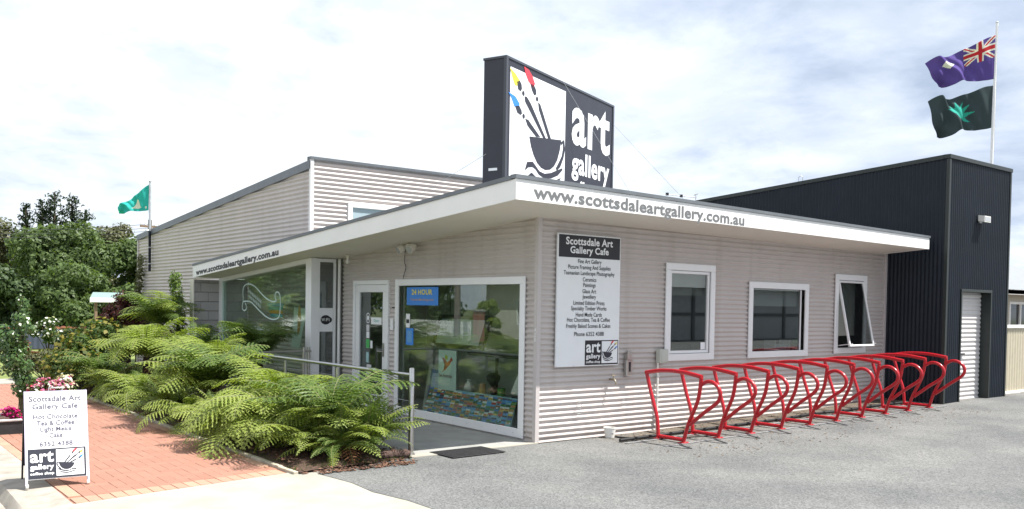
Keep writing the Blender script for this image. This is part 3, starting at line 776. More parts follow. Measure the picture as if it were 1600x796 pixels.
for i, (a, b, c, d) in enumerate(WIN):
    mb = MB(); frame_ring(mb, fnR, a, b, c, d, 0.105, (0.026, -0.003)); fr = mb.obj('window', M_alu, shop, label=labels[i])
    if i == 0:
        mb = MB(); frame_ring(mb, fnR, a + .107, b - .107, c + .107, d - .107, .045, (-0.002, .045)); mb.obj('sash', M_alu, fr)
        mb = MB(); pane(mb, fnR, a + .15, b - .15, c + .15, d - .15, .03); mb.obj('pane', M_glassdark, fr)
        mb = MB(); mb.box((b - .27, .026, c + .16), (b - .165, .0285, c + .27)); mb.obj('sticker', M_signwhite, fr)
    elif i == 1:
        mb = MB(); pane(mb, fnR, a + .1, b - .1, c + .1, d - .1, .03); mb.obj('pane', M_glassdark, fr)
        mb = MB(); mb.box((b - .20, .012, c + .108), (b - .175, .027, d - .108)); mb.obj('mullion', M_alu, fr)
    else:
        # awning sash hinged at its head, swung out about 17 degrees
        an = math.radians(12); zt = d - .115; ca, sa = math.cos(an), math.sin(an)
        def fnS(u, z, dd): h = zt - z; return (u, -h * sa + dd * ca - 0.004, zt - h * ca - dd * sa)
        mb = MB(); frame_ring(mb, fnS, a + .11, b - .11, c + .11, d - .115, .036, (0.012, .022)); sa_o = mb.obj('sash', M_alu, fr)
        mb = MB(); pane(mb, fnS, a + .14, b - .14, c + .14, d - .145, .006); mb.obj('pane', M_glassdark, fr)
        mb = MB(); mb.tube([(b - .13, .03, c + .14), (b - .13, -0.30, c + .19)], .008, 6); mb.tube([(a + .13, .03, c + .14), (a + .13, -0.30, c + .19)], .008, 6); mb.obj('stay', M_alu, fr)
# roller blinds and dim room behind these windows
mb = MB()
mb.box((WIN[0][0] + .1, .16, 2.02), (WIN[0][1] - .1, .17, 2.5)); mb.obj('blind', mat('grey_blind', (0.55, 0.55, 0.5), .8), shop)
mb = MB(); mb.box((WIN[1][0] + .1, .16, 1.88), (WIN[1][1] - .1, .17, 2.15)); mb.obj('blind', mat('white_blind', (0.75, 0.75, 0.72), .8), shop)
mb = MB()
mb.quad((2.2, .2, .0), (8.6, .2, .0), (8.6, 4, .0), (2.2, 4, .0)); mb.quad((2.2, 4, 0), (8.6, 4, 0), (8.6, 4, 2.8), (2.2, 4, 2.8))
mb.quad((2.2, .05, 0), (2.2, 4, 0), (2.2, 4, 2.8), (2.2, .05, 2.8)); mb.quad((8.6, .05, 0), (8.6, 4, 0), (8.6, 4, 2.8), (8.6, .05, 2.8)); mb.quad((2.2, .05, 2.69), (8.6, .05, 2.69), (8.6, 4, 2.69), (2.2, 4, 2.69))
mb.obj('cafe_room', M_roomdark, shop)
mb = MB(); mb.box((WIN[2][0] + .1, .16, 1.36), (WIN[2][1] - .1, .17, 2.42)); mb.obj('blind', mat('grey_blind', (0.55, 0.55, 0.5), .8), shop)
# display window on the entrance side
mb = MB(); frame_ring(mb, fnL, DW[0], DW[1], DW[2], DW[3], 0.105, (0.026, -0.003), 0.125); dw = mb.obj('display_window', M_alu, shop)
mb = MB(); pane(mb, fnL, DW[0] + .1, DW[1] - .1, DW[2] + .12, DW[3] - .1, .035); mb.obj('pane', M_glass, dw)
mb = MB()
for i in range(9): mb.lathe([(.008, 0), (.008, .004), (.003, .006)], (0, 0, 0), 6)
mb = MB()
for i in range(9):
    y = DW[0] + .2 + i * .36
    if y < DW[1] - .1: mb.box((-.028, y - .008, .085), (-.0245, y + .008, .097))
mb.obj('screw_cap', M_galv, dw)
mb = MB(); mb.box((.031, 2.41, 1.80), (.034, 3.32, 2.085)); st = mb.obj('sticker', M_bluev, dw, label='blue sticker with yellow lettering')
mb = MB(); place_text(mb, '24 HOUR', .027, (.0285, 3.17, 1.965), (0, -1, 0), (0, 0, 1), .60, .085); mb.obj('lettering', M_yellow, dw)
mb = MB(); place_text(mb, 'TasmaniaBookings.com', .004, (.0285, 3.21, 1.86), (0, -1, 0), (0, 0, 1), .68, .05); mb.obj('lettering', mat('orange_vinyl', (.6, .35, .08), .5), dw)
mb = MB(); mb.box((.031, 3.22, 1.44), (.034, 3.335, 1.66)); mb.obj('sticker', M_signwhite, dw)
mb = MB(); mb.box((.0275, 3.235, 1.51), (.0295, 3.32, 1.57)); mb.obj('sticker_mark', M_black, dw)
mb = MB(); mb.box((.031, 3.11, 1.16), (.034, 3.33, 1.43)); mb.obj('sticker', M_bluev, dw, label='square blue sticker low on the glass')
mb = MB(); mb.box((.0275, 3.15, 1.2), (.0295, 3.29, 1.39)); mb.obj('sticker_mark', mat('mid_blue_vinyl', (.12, .32, .6), .5), dw)
# room behind display window and door
mb = MB()
mb.quad((.08, .06, .02), (4, .06, .02), (4, 5.4, .02), (.08, 5.4, .02))
mb.obj('shop_floor', M_floor, shop)
mb = MB()
mb.quad((1.75, .06, .02), (1.75, .06, 2.6), (1.75, 5.4, 2.6), (1.75, 5.4, .02)); mb.quad((.06, .10, .02), (2.1, .10, .02), (2.1, .10, 2.6), (.06, .10, 2.6)); mb.quad((.06, 5.38, .02), (2.1, 5.38, .02), (2.1, 5.38, 2.6), (.06, 5.38, 2.6))
mb.quad((.06, .06, 2.5), (2.1, .06, 2.5), (2.1, 5.4, 2.5), (.06, 5.4, 2.5)); mb.obj('shop_room', M_room, shop)
# glazed door
mb = MB(); frame_ring(mb, fnL, DOOR[0], DOOR[1], DOOR[2] + .012, DOOR[3], .075, (.024, .06)); dr = mb.obj('door', M_alu, shop, label='white framed glass entrance door')
mb = MB(); frame_ring(mb, fnL, DOOR[0] + .078, DOOR[1] - .078, .09, DOOR[3] - .078, .125, (.006, .045), .2); mb.obj('door_leaf', M_alu, dr)
mb = MB(); pane(mb, fnL, DOOR[0] + .2, DOOR[1] - .2, .28, DOOR[3] - .2, .02); mb.obj('pane', M_glassdark, dr)
mb = MB(); mb.box((-.02, 3.95, .93), (-.006, 3.99, 1.16), .004); mb.tube([(-.02, 3.97, 1.02), (-.055, 3.97, 1.02), (-.06, 4.0, 1.02), (-.06, 4.09, 1.02)], .010, 8); mb.obj('handle', M_steel, dr, smooth=40)
def dsticker(y0, y1, z0, z1, m, name='sticker', dep=.0155): b = MB(); b.box((dep, y0, z0), (dep + .002, y1, z1)); return b.obj(name, m, dr)
dsticker(4.09, 4.44, 1.46, 1.58, M_signwhite, 'open_sign')
mb = MB(); place_text(mb, 'Open', .004, (.014, 4.35, 1.49), (0, -1, 0), (0, 0, 1), .17, .06); mb.obj('lettering', M_tealv, dr)
mb = MB(); place_poly(mb, circle(0, 0, .075, 18, .09), (.0150, 4.545, 1.565), (0, -1, 0), (0, 0, 1)); mb.obj('sticker', M_signwhite, dr, label='round sticker')
mb = MB(); place_poly(mb, circle(0, 0, .06, 18, .072), (.0140, 4.545, 1.565), (0, -1, 0), (0, 0, 1)); mb.obj('sticker_mark', M_black, dr)
mb = MB(); place_poly(mb, circle(0, 0, .038, 18, .046), (.0130, 4.545, 1.565), (0, -1, 0), (0, 0, 1)); mb.obj('sticker_mark', M_signwhite, dr)
dsticker(4.50, 4.60, 1.34, 1.45, mat('pale_sticker', (.6, .6, .62), .6)); dsticker(4.50, 4.60, 1.22, 1.33, M_signwhite); dsticker(4.49, 4.61, 1.05, 1.20, M_greenv); dsticker(4.39, 4.46, 1.05, 1.18, M_signwhite)
dsticker(4.51, 4.60, .80, .98, mat('pale_teal_sticker', (.35, .55, .55), .6)); dsticker(4.42, 4.58, .60, .77, mat('pale_sticker', (.6, .6, .62), .6))
mb = MB(); mb.box((-.025, 3.655, 1.38), (-.001, 3.745, 1.575), .006); mb.obj('intercom_panel', M_alu, shop)
mb = MB(); mb.box((-.02, 3.64, 1.745), (.0, 3.70, 1.765)); mb.obj('wall_slot', M_black, shop)
for ch, z in (('4', 1.475), ('2', 1.41), ('0', 1.345)):
    mb = MB(); place_text(mb, ch, .004, (-.0095, .043, z), (0, -1, 0), (0, 0, 1), .032, .052); mb.obj('house_number', M_signwhite, shop)

# protruding shop window with return, sidelight, column and block end wall
XS = -0.574; YR = 5.53
fnW = lambda u, z, d: (XS + d, u, z)
mb = MB()
ya, yb = YR + .02, 10.02
zt = lambda y: zs(XS, y) - .002
for P in ([(ya, 0), (ya + .21, 0), (ya + .21, zt(ya + .21)), (ya, zt(ya))], [(9.835, 0), (yb, 0), (yb, zt(yb)), (9.835, zt(9.835))],
          [(ya + .21, zt(ya + .21) - .085), (9.835, zt(9.835) - .085), (9.835, zt(9.835)), (ya + .21, zt(ya + .21))], [(ya + .21, 0), (9.835, 0), (9.835, .32), (ya + .21, .32)]):
    mb.prism([fnW(u, z, 0) for u, z in P], (.09, 0, 0))
sw = mb.obj('shop_window', M_alu, shop, label='long fern-screened shop window under the sloping soffit')
mb = MB(); P = [(ya + .205, .31), (9.84, .31), (9.84, zt(9.84) - .08), (ya + .205, zt(ya + .2) - .08)]
mb.prism([fnW(u, z, .045) for u, z in P], (.006, 0, 0)); mb.obj('pane', M_glass, sw)
mb = MB(); mb.prism([fnW(u, z, .01) for u, z in ((9.80, .32), (9.834, .32), (9.834, zt(9.83) - .087), (9.80, zt(9.8) - .087))], (.03, 0, 0)); mb.obj('jamb', mat('pale_green_jamb', (.45, .6, .56), .4), sw)
# scroll drawn on the glass
oS = (XS + .041, 8.90, 1.30); uS = (0, -1, 0); vS = (0, 0, 1)
mb = MB()
def smooth2(P, n=5): return [(p.x, p.y) for p in bez([(a, b, 0) for a, b in P], n)]
for P in ([(.15, .53), (.13, .76), (.23, .84), (.42, .87), (.65, .84), (.88, .76), (1.1, .66), (1.35, .57), (1.63, .52), (1.81, .54)],
          [(.15, .51), (.39, .52), (.59, .49), (.82, .40), (1.08, .30), (1.33, .22), (1.58, .18), (1.79, .19), (1.92, .24), (1.96, .34)],
          [(1.96, .34), (1.97, .49), (1.95, .63), (1.89, .69), (1.79, .70), (1.73, .66), (1.74, .58), (1.81, .54)],
          [(.15, .53), (.10, .43), (.13, .35), (.22, .33), (.31, .36), (.30, .44), (.24, .49)]):
    place_stroke(mb, smooth2(P), .027, oS, uS, vS)
mb.obj('scroll_emblem', M_frost, sw)
mb = MB()
for k, (o2, n) in enumerate((((.42, .70), 8), ((.47, .58), 7))):
    for i in range(n):
        x = o2[0] + i * .085; y = o2[1] - i * .030
        place_poly(mb, [(x, y), (x + .06, y - .02), (x + .06, y + .05), (x, y + .07)], oS, uS, vS)
mb.obj('scroll_lettering', mat('dim_glass_lettering', (.33, .42, .38), .6), sw)
mb = MB(); place_text(mb, 'Outstanding Visitor', .004, (XS + .041, 9.74, 1.135), uS, vS, 2.42, .20); mb.obj('lettering', M_frost, sw)
# small bright posters and a hanging banner behind this glass
mb = MB(); mb.box((XS + .16, 6.75, 1.80), (XS + .165, 7.5, 1.97)); mb.obj('notice', mat('grey_notice', (.42, .44, .40), .7), sw)
mb = MB()
for i, c in enumerate(((.1, .3, .5), (.15, .4, .35), (.6, .35, .08), (.1, .35, .45))):
    b = MB(); b.box((XS + .2, 7.15 + .02 * i, 1.73 - .07 * i), (XS + .205, 7.9 - .05 * i, 1.79 - .07 * i)); b.obj('poster_band', mat('poster_band_%d' % i, c, .6), sw)
mb = MB(); mb.tube([(XS + .35, 5.85, 1.76), (XS + .35, 7.3, 1.76)], .014, 6); mb.obj('banner_rod', M_galv, sw)
mb = MB(); mb.prism([(XS + .345, 6.42, 1.70), (XS + .345, 6.98, 1.72), (XS + .345, 7.1, .95), (XS + .345, 6.72, .95)], (.01, 0, 0)); bn = mb.obj('banner', mat('pale_banner', (.5, .6, .56), .7), sw)
mb = MB(); place_poly(mb, [(.25, .2), (.35, .25), (.42, .5), (.38, .72), (.3, .78), (.27, .55)], (XS + .342, 7.08, 1.0), uS, vS); mb.obj('banner_print', mat('ochre_print', (.4, .25, .07), .6), sw)
mb = MB()
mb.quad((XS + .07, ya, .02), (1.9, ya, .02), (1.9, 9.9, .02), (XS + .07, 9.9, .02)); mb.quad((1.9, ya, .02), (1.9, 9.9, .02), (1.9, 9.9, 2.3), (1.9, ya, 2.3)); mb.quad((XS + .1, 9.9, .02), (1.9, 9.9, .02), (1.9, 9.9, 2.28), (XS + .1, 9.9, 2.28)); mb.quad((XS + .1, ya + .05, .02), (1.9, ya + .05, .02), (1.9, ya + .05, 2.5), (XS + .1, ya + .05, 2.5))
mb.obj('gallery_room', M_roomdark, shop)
# return wall facing the path: white panel, sidelight with a wifi notice, downpipe
fnY = lambda u, z, d: (u, YR + d, z)
zq = lambda x: zs(x, YR) - .012
mb = MB()
mb.prism([fnY(u, z, 0) for u, z in ((XS, 0), (-.41, 0), (-.41, zq(-.4)), (XS, zq(XS)))], (0, .018, 0))
mb.prism([fnY(u, z, 0) for u, z in ((-.41, zq(-.4) - .06), (-.14, zq(-.1) - .06), (-.14, zq(-.1)), (-.41, zq(-.4)))], (0, .03, 0))
mb.prism([fnY(u, z, 0) for u, z in ((-.14, 0), (-.095, 0), (-.095, zq(-.1)), (-.14, zq(-.1)))], (0, .03, 0))
mb.prism([fnY(u, z, 0) for u, z in ((-.41, 0), (-.14, 0), (-.14, .12), (-.41, .12))], (0, .03, 0))
sl = mb.obj('sidelight', M_alu, shop, label='narrow sidelight with a wifi notice beside the entrance door')
mb = MB(); mb.prism([fnY(u, z, .02) for u, z in ((-.412, .11), (-.138, .11), (-.138, zq(-.1) - .058), (-.412, zq(-.4) - .058))], (0, .006, 0)); mb.obj('pane', M_glassdark, sl)
mb = MB(); mb.prism([fnY(u, z, .012) for u, z in ((-.405, 1.30), (-.145, 1.30), (-.145, 1.72), (-.405, 1.72))], (0, .004, 0)); mb.obj('notice', M_signwhite, sl)
mb = MB(); place_poly(mb, circle(0, 0, .10, 20, .085), (-.285, YR + .010, 1.51), (1, 0, 0), (0, 0, 1)); place_poly(mb, circle(.03, 0, .085, 20, .06), (-.275, YR + .0105, 1.51), (1, 0, 0), (0, 0, 1)); mb.obj('wifi_mark', M_black, sl)
mb = MB(); place_text(mb, 'Wi', .004, (-.37, YR + .008, 1.485), (1, 0, 0), (0, 0, 1), .075, .055); place_text(mb, 'Fi', .004, (-.272, YR + .008, 1.485), (1, 0, 0), (0, 0, 1), .06, .055); mb.obj('lettering', M_signwhite, sl)
mb = MB(); mb.prism([fnY(u, z, .2) for u, z in ((-.33, .35), (-.25, .35), (-.22, 1.25), (-.30, 1.25))], (0, .03, 0)); mb.obj('stored_board', M_timber, sl)
mb = MB(); mb.tube([(-.045, YR - .03, .01), (-.045, YR - .03, zs(0, YR) - .005)], .027, 12); mb.obj('downpipe', M_white, shop, smooth=50)
# block end wall
mb = MB(); mb.box((-1.10, 10.035, 0), (XS + .02, 10.19, 2.26)); bwall = mb.obj('end_wall', M_mortar, shop)
row = 0
z = 0.0
while z < 2.2:
    h = min(.19, 2.262 - z)
    brk = [-1.105, -.80, XS + .01] if row % 2 else [-1.105, -.96, XS + .01]
    for a, b in zip(brk, brk[1:]):
        q = MB(); q.box((a + .004, 10.024, z + .004), (b - .004, 10.20, z + h - .006), .005); q.obj('concrete_block', M_block, bwall)
    z += .2; row += 1
mb = MB(); mb.box((-1.135, 10.0, 0), (-1.107, 10.2, 2.262), .003); mb.obj('wall_end_strip', M_soffit, shop)

# ------------------------------------------------------------------ tall hall behind
hall = thing('gallery_hall', 'tall pale corrugated hall with a sloping grey roof edge rising behind the shop', 'building', (0, 6.79, 0))
HY = 6.79; HT = 4.60; HX1 = 9.0; HY1 = 18.08
edge_z = lambda y: 4.40 - (y - 6.77) * 0.0745
mb = MB(); corr_h(mb, lambda u, z, d: (d, u, z), HY + .05, HY1, 0.0, 4.36, cut=lambda z: HY + (4.40 - z) / 0.0745, pitch=.088, amp=.015)
mb.obj('wall', M_dune, hall, label='shaded side wall', smooth=60)
HW = (0.79, 3.2, 2.6, 3.80)
mb = MB()
for a in spans(0.055, HX1, 2.4, HT - .06, [(HW[0] + .03, HW[1] - .03, HW[2], HW[3] - .03)]): corr_h(mb, lambda u, z, d: (u, HY + d, z), *a, pitch=.088, amp=.014)
mb.obj('wall', M_dune, hall, label='sunlit front wall', smooth=60)
mb = MB(); mb.box((-.012, HY - .012, 0), (.058, HY + .06, HT - .05), .003); mb.obj('corner_trim', M_white, hall)
mb = MB(); mb.box((-.02, HY - .03, HT - .055), (HX1, HY + .06, HT + .0), .003); mb.obj('capping', M_greytrim, hall)
mb = MB(); strip(mb, (-.03, HY + .02), (-.03, HY1 + .03), edge_z(HY) - .03, edge_z(HY) + .13, edge_z(HY1) - .03, edge_z(HY1) + .12, (.12, 0, 0)); mb.obj('barge_capping', M_greytrim, hall)
mb = MB(); mb.box((-.024, HY + .0605, edge_z(HY) + .131), (.06, HY + .12, HT + .0)); mb.obj('parapet_return', M_greytrim, hall)
mb = MB(); P = [(.06, HY + .07, edge_z(HY) + .05), (HX1, HY + .07, edge_z(HY) + .05), (HX1, HY1, edge_z(HY1) + .05), (.06, HY1, edge_z(HY1) + .05)]
mb.prism(P, (0, 0, -.05)); mb.obj('roof', M_roof, hall)
mb = MB(); mb.box((0, HY1 - .01, 0), (HX1, HY1 + .02, edge_z(HY1) + .0)); mb.obj('back_wall', M_dunetrim, hall)
mb = MB(); mb.box((-.012, HY1 - .06, 0), (.03, HY1 + .03, edge_z(HY1) - .03), .003); mb.obj('corner_trim', M_dunetrim, hall)
mb = MB(); frame_ring(mb, lambda u, z, d: (u, HY + d, z), *HW, .10, (.02, .05)); hw = mb.obj('window', M_white, hall, label='high window half hidden by the roof edge')
mb = MB(); pane(mb, lambda u, z, d: (u, HY + d, z), HW[0] + .095, HW[1] - .095, HW[2] + .095, HW[3] - .095, .02); mb.obj('pane', M_glassblue, hw)

# ------------------------------------------------------------------ dark block on the right
tower = thing('corrugated_block', 'tall dark charcoal corrugated block with a pale roller door at the right end', 'building', (8.74, -1.147, .13))
TX0, TX1, TY0, TY1 = 8.74, 11.29, -1.147, 9.0
ttop = lambda y: 4.63 - 0.0613 * (y + 1.12)
mb = MB()
corr_v(mb, lambda u, z, d: (TX0 + d, u, z), TY0 + .04, TY1, .05, ttop); mb.obj('wall', M_dark, tower, label='dark ribbed side wall in shade', smooth=60)
OP = (9.35, 10.53, .12, 2.215)
mb = MB()
corr_v(mb, lambda u, z, d: (u, TY0 + d, z), TX0 + .04, OP[0], .05, lambda u: 4.63); corr_v(mb, lambda u, z, d: (u, TY0 + d, z), OP[1], TX1 - .03, .05, lambda u: 4.63); corr_v(mb, lambda u, z, d: (u, TY0 + d, z), OP[0], OP[1], OP[3], lambda u: 4.63)
mb.obj('wall', M_dark, tower, label='dark ribbed front wall with the roller door', smooth=60)
mb = MB(); mb.box((TX0 - .008, TY0 - .008, .06), (TX0 + .055, TY0 + .055, 4.62), .003); mb.obj('corner_trim', M_darktrim, tower)
mb = MB(); mb.box((TX1 - .05, TY0 - .008, .06), (TX1 + .008, TY0 + .055, 4.62), .003); mb.obj('corner_trim', M_darktrim, tower)
mb = MB(); mb.box((TX0 - .02, TY0 - .02, 4.625), (TX1 + .02, TY0 + .10, 4.70), .004); mb.obj('capping', M_darktrim, tower)
mb = MB(); strip(mb, (TX0 - .02, TY0 + .102), (TX0 - .02, TY1), ttop(TY0) - .01, ttop(TY0) + .065, ttop(TY1) - .01, ttop(TY1) + .065, (.12, 0, 0)); mb.obj('capping', M_darktrim, tower)
mb = MB(); mb.prism([(TX0 + .1, TY0 + .1, 4.35), (TX1, TY0 + .1, 4.35), (TX1, TY1, 3.75), (TX0 + .1, TY1, 3.75)], (0, 0, .05)); mb.obj('roof', M_roof, tower)
mb = MB(); mb.box((TX1 - .02, TY0 + .06, .05), (TX1, TY1, 4.0)); mb.box((TX1 - .02, TY0 + .06, 4.0), (TX1, TY0 + 1.5, 4.6)); mb.obj('far_wall', M_dark, tower)
mb = MB(); mb.box((OP[0] - .04, TY0 - .016, OP[3] - .002), (OP[1] + .04, TY0 + .15, OP[3] + .05), .003); mb.obj('door_head', M_darktrim, tower)
mb = MB(); mb.box((OP[1] - .004, TY0 - .014, .125), (OP[1] + .04, TY0 + .19, OP[3] - .003), .003); mb.obj('door_jamb', M_darktrim, tower); mb = MB(); mb.box((OP[0] - .04, TY0 - .014, .125), (OP[0] + .004, TY0 + .19, OP[3] - .003), .003); mb.obj('door_jamb', M_darktrim, tower)
mb = MB(); mb.box((OP[0] + .005, TY0 - .06, .08), (OP[1] - .005, TY0 + .19, .128), .004); mb.obj('door_sill', M_conc, tower)
RY = TY0 + .17
mb = MB(); mb.box((OP[0] + .002, RY + .02, .13), (OP[1] - .002, RY + .04, OP[3] - .004)); rd = mb.obj('roller_door', M_slat, tower)
q = MB(); n = 10; sh = .0865
prof = [(RY + .016 - .016 * math.sin(PI * min(1, k / (n * .78))) ** .7 if k < n * .78 else RY + .016, sh * k / n) for k in range(n + 1)]
q.add([p for (y, z) in prof for p in ((OP[0] + .006, y, z), (OP[1] - .006, y, z))], [(2 * i, 2 * i + 1, 2 * i + 3, 2 * i + 2) for i in range(n)])
sm = q.mesh('slat', M_slat, (8.74, -1.147, 0), 50)
for i in range(24):
    o = bpy.data.objects.new('slat', sm); C.objects.link(o); o.parent = rd; o.location = (0, 0, .13 + i * sh - .13)
mb = MB(); mb.box((9.62, RY - .035, 1.02), (9.84, RY - .004, 1.05), .004); mb.obj('handle', M_black, rd)
# light fitting over the roller door
lamp = thing('floodlight', 'small grey floodlight high on the dark front wall', 'light', (10.08, TY0, 3.53))
mb = MB(); mb.box((9.93, TY0 - .029, 3.53), (10.02, TY0 - .001, 3.66), .004); mb.obj('bracket', M_galv, lamp)
mb = MB(); mb.prism([(9.85, TY0 - .15, 3.54), (10.10, TY0 - .15, 3.54), (10.10, TY0 - .15, 3.655), (9.85, TY0 - .15, 3.655)], (0, .12, .02)); mb.obj('housing', M_plwhite, lamp)
mb = MB(); mb.box((9.87, TY0 - .154, 3.56), (10.08, TY0 - .1505, 3.64)); mb.obj('lens', mat('lamp_lens', (.4, .42, .44), .2), lamp)

# ------------------------------------------------------------------ house and fence at the far right
fen = thing('panel_fence', 'cream ribbed steel fence with a white cap beside the dark block', 'fence', (13.5, -.9, .13))
for i in range(3):
    mb = MB(); xa = 11.33 + i * 2.4
    corr_v(mb, lambda u, z, d: (u, -.9 + d, z), xa, xa + 2.34, .2, lambda u: 1.52, pitch=.12, amp=.012, step=6); mb.obj('fence_panel', M_cream, fen, smooth=60)
mb = MB(); mb.box((11.32, -.93, 1.52), (18.5, -.85, 1.585), .004); mb.obj('cap', M_white, fen)
mb = MB(); mb.box((11.32, -.92, .12), (18.5, -.86, .205), .004); mb.obj('base_board', M_white, fen)
for i in range(4):
    mb = MB(); xa = 11.30 + 2.4 * i; mb.box((xa - .03, -.86, .12), (xa + .03, -.80, 1.52)); mb.obj('post', M_cream, fen)
hs = thing('neighbour_house', 'low cream house with a grey tin roof beyond the cream fence', 'house', (30, 6, .13))
mb = MB()
for a in spans(24.5, 36, .1, 2.5, [(26.1, 27.9, 1.2, 2.2)]): mb.box((a[0], 5.0, a[2]), (a[1], 5.15, a[3]))
mb.box((24.5, 5.151, .1), (24.65, 12, 2.5)); mb.obj('wall', mat('cream_weatherboard', (.50, .46, .38), .7, var=.05), hs)
mb = MB(); frame_ring(mb, lambda u, z, d: (u, 5.0 + d, z), 26.05, 27.95, 1.15, 2.25, .09, (.03, .06)); mb.box((26.95, 4.98, 1.24), (27.03, 5.04, 2.16)); w_ = mb.obj('window', M_white, hs)
mb = MB(); mb.box((26.13, 5.05, 1.23), (27.87, 5.06, 2.17)); mb.obj('pane', mat('dark_pane', (.03, .035, .035), .08, spec=.6), w_)
mb = MB(); mb.box((24.0, 4.5, 2.48), (36.5, 4.58, 2.66), .01); mb.obj('gutter', M_white, hs)
mb = MB(); mb.add([(24.0, 4.5, 2.66), (36.5, 4.5, 2.66), (33.5, 9, 4.2), (27, 9, 4.2), (24, 13.5, 2.66), (36.5, 13.5, 2.66)], [(0, 1, 2, 3), (0, 3, 4), (1, 5, 2), (3, 2, 5, 4)]); mb.prism([(24, 4.5, 2.5), (36.5, 4.5, 2.5), (36.5, 13.5, 2.5), (24, 13.5, 2.5)], (0, 0, .15)); mb.obj('roof', mat('weathered_tin', (.22, .235, .245), .5, var=.08), hs)


# ------------------------------------------------------------------ roof sign
ANG = math.radians(20.5)
rs = thing('roof_sign', 'big dark roof sign with a cup of paint brushes on white and white lettering', 'sign', (1.0, 2.021, 3.2))
du = Vector((math.cos(ANG), math.sin(ANG), 0)); dn = Vector((-math.sin(ANG), math.cos(ANG), 0))
base = Vector((1.0, 2.021, 0))
def rsp(s, d, z): return tuple(base + du * s + dn * d + Vector((0, 0, z)))
mb = MB(); mb.prism([rsp(-.03, 0, 3.42), rsp(3.91, 0, 3.42), rsp(3.91, 0, 5.67), rsp(-.03, 0, 5.67)], dn * .41); cab = mb.obj('cabinet', M_navy, rs)
mb = MB()
for a in ((-.045, 3.925, 5.665, 5.70), (-.045, 3.925, 3.39, 3.425)):
    mb.prism([rsp(a[0], -.014, a[2]), rsp(a[1], -.014, a[2]), rsp(a[1], -.014, a[3]), rsp(a[0], -.014, a[3])], dn * .435)
for a in ((-.045, .012), (3.868, 3.925)):
    mb.prism([rsp(a[0], -.014, 3.426), rsp(a[1], -.014, 3.426), rsp(a[1], -.014, 5.664), rsp(a[0], -.014, 5.664)], dn * .05)
mb.obj('frame', mat('sign_edge', (.06, .065, .08), .35), rs)
mb = MB(); mb.prism([rsp(.09, -.004, 3.62), rsp(1.94, -.004, 3.62), rsp(1.94, -.004, 5.555), rsp(.09, -.004, 5.555)], dn * .006); mb.obj('white_panel', M_signwhite, rs)
mb = MB(); emblem(mb, rsp(.09, -.0075, 3.70), du, (0, 0, 1), 1.84, 1.85); mb.obj('emblem', EMB_MATS, rs)
mb = MB(); place_text(mb, 'art', .027, rsp(2.19, -.004, 4.69), du, (0, 0, 1), 1.57, .83); mb.obj('lettering', M_signwhite, rs)
mb = MB(); place_text(mb, 'gallery', .027, rsp(2.21, -.004, 4.06), du, (0, 0, 1), 1.55, .53); mb.obj('lettering', M_signwhite, rs)
mb = MB(); place_text(mb, 'coffee shop', .027, rsp(2.20, -.0045, 3.79), du, (0, 0, 1), 1.56, .29); mb.obj('lettering', M_signwhite, rs)
mb = MB(); P = [rsp(-.0315, .14, 3.93), rsp(-.0315, .30, 3.93), rsp(-.0315, .30, 3.97), rsp(-.0315, .14, 3.97)]; mb.add(P, [(0, 1, 2, 3)]); mb.obj('maker_plate', M_signwhite, rs)
mb = MB()
for s in (.5, 1.9, 3.3):
    p = Vector(rsp(s, .2, 0)); mb.tube([(p.x, p.y, zs(p.x, p.y) + .15), (p.x, p.y, 3.42)], .04, 8)
mb.obj('leg', M_galv, rs)
mb = MB()
def wire(a, b): w_ = MB(); w_.tube([a, b], .0035, 4); w_.obj('guy_wire', M_galv, rs)
wire(rsp(1.82, -.02, 5.69), rsp(3.75, -.9, 3.3)); wire(rsp(3.9, .1, 5.45), (8.3, 4.6, 4.2)); wire(rsp(-.03, .35, 4.2), (-.2, 4.8, 2.95)); wire(rsp(3.9, .35, 5.5), (4.2, 6.7, 4.4))


# ------------------------------------------------------------------ board on the wall
ws = thing('wall_sign_board', 'white listing board with a black heading on the pale wall by the corner', 'sign', (.9, 0, 1.0))
mb = MB(); mb.box((.303, -.042, 1.0), (1.486, -.012, 2.803), .003); mb.obj('panel', M_signwhite, ws)
mb = MB(); mb.box((.322, -.0445, 2.485), (1.468, -.0425, 2.786)); mb.obj('heading_band', M_black, ws)
def wtext(s, b, xc, z, w, h, m): q = MB(); place_text(q, s, b, (xc - w / 2, -.0465, z), (1, 0, 0), (0, 0, 1), w, h); return q.obj('lettering', m, ws)
wtext('Scottsdale Art', .027, .885, 2.655, .88, .105, M_signwhite); wtext('Gallery Cafe', .027, .885, 2.512, .72, .125, M_signwhite)
for i, s in enumerate(SIGN_LINES):
    g, f, sz = text_geo(s, .008); h = .058 * (sz[1] / .73)
    wtext(s, .008, .89, 2.405 - i * .0803 - (.012 if any(c in s for c in 'gpyJ') else 0), sz[0] * .058 / .73 * .84, h, M_black)
wtext('Phone 6352 4388', .008, .90, 1.415, .56, .06, M_black)
mb = MB(); mb.box((.829, -.0445, .985 + .03), (1.468, -.0425, 1.356)); mb.obj('logo_box', M_black, ws)
mb = MB(); mb.box((1.146, -.0465, 1.035), (1.452, -.0447, 1.342)); mb.obj('logo_panel', M_signwhite, ws)
mb = MB(); emblem(mb, (1.15, -.048, 1.042), (1, 0, 0), (0, 0, 1), .295, .29, True); mb.obj('emblem', EMB_MATS, ws)
wtext('art', .027, .985, 1.185, .27, .145, M_signwhite); wtext('gallery', .027, .985, 1.085, .27, .085, M_signwhite); wtext('coffee shop', .027, .985, 1.03, .27, .048, M_signwhite)
mb = MB()
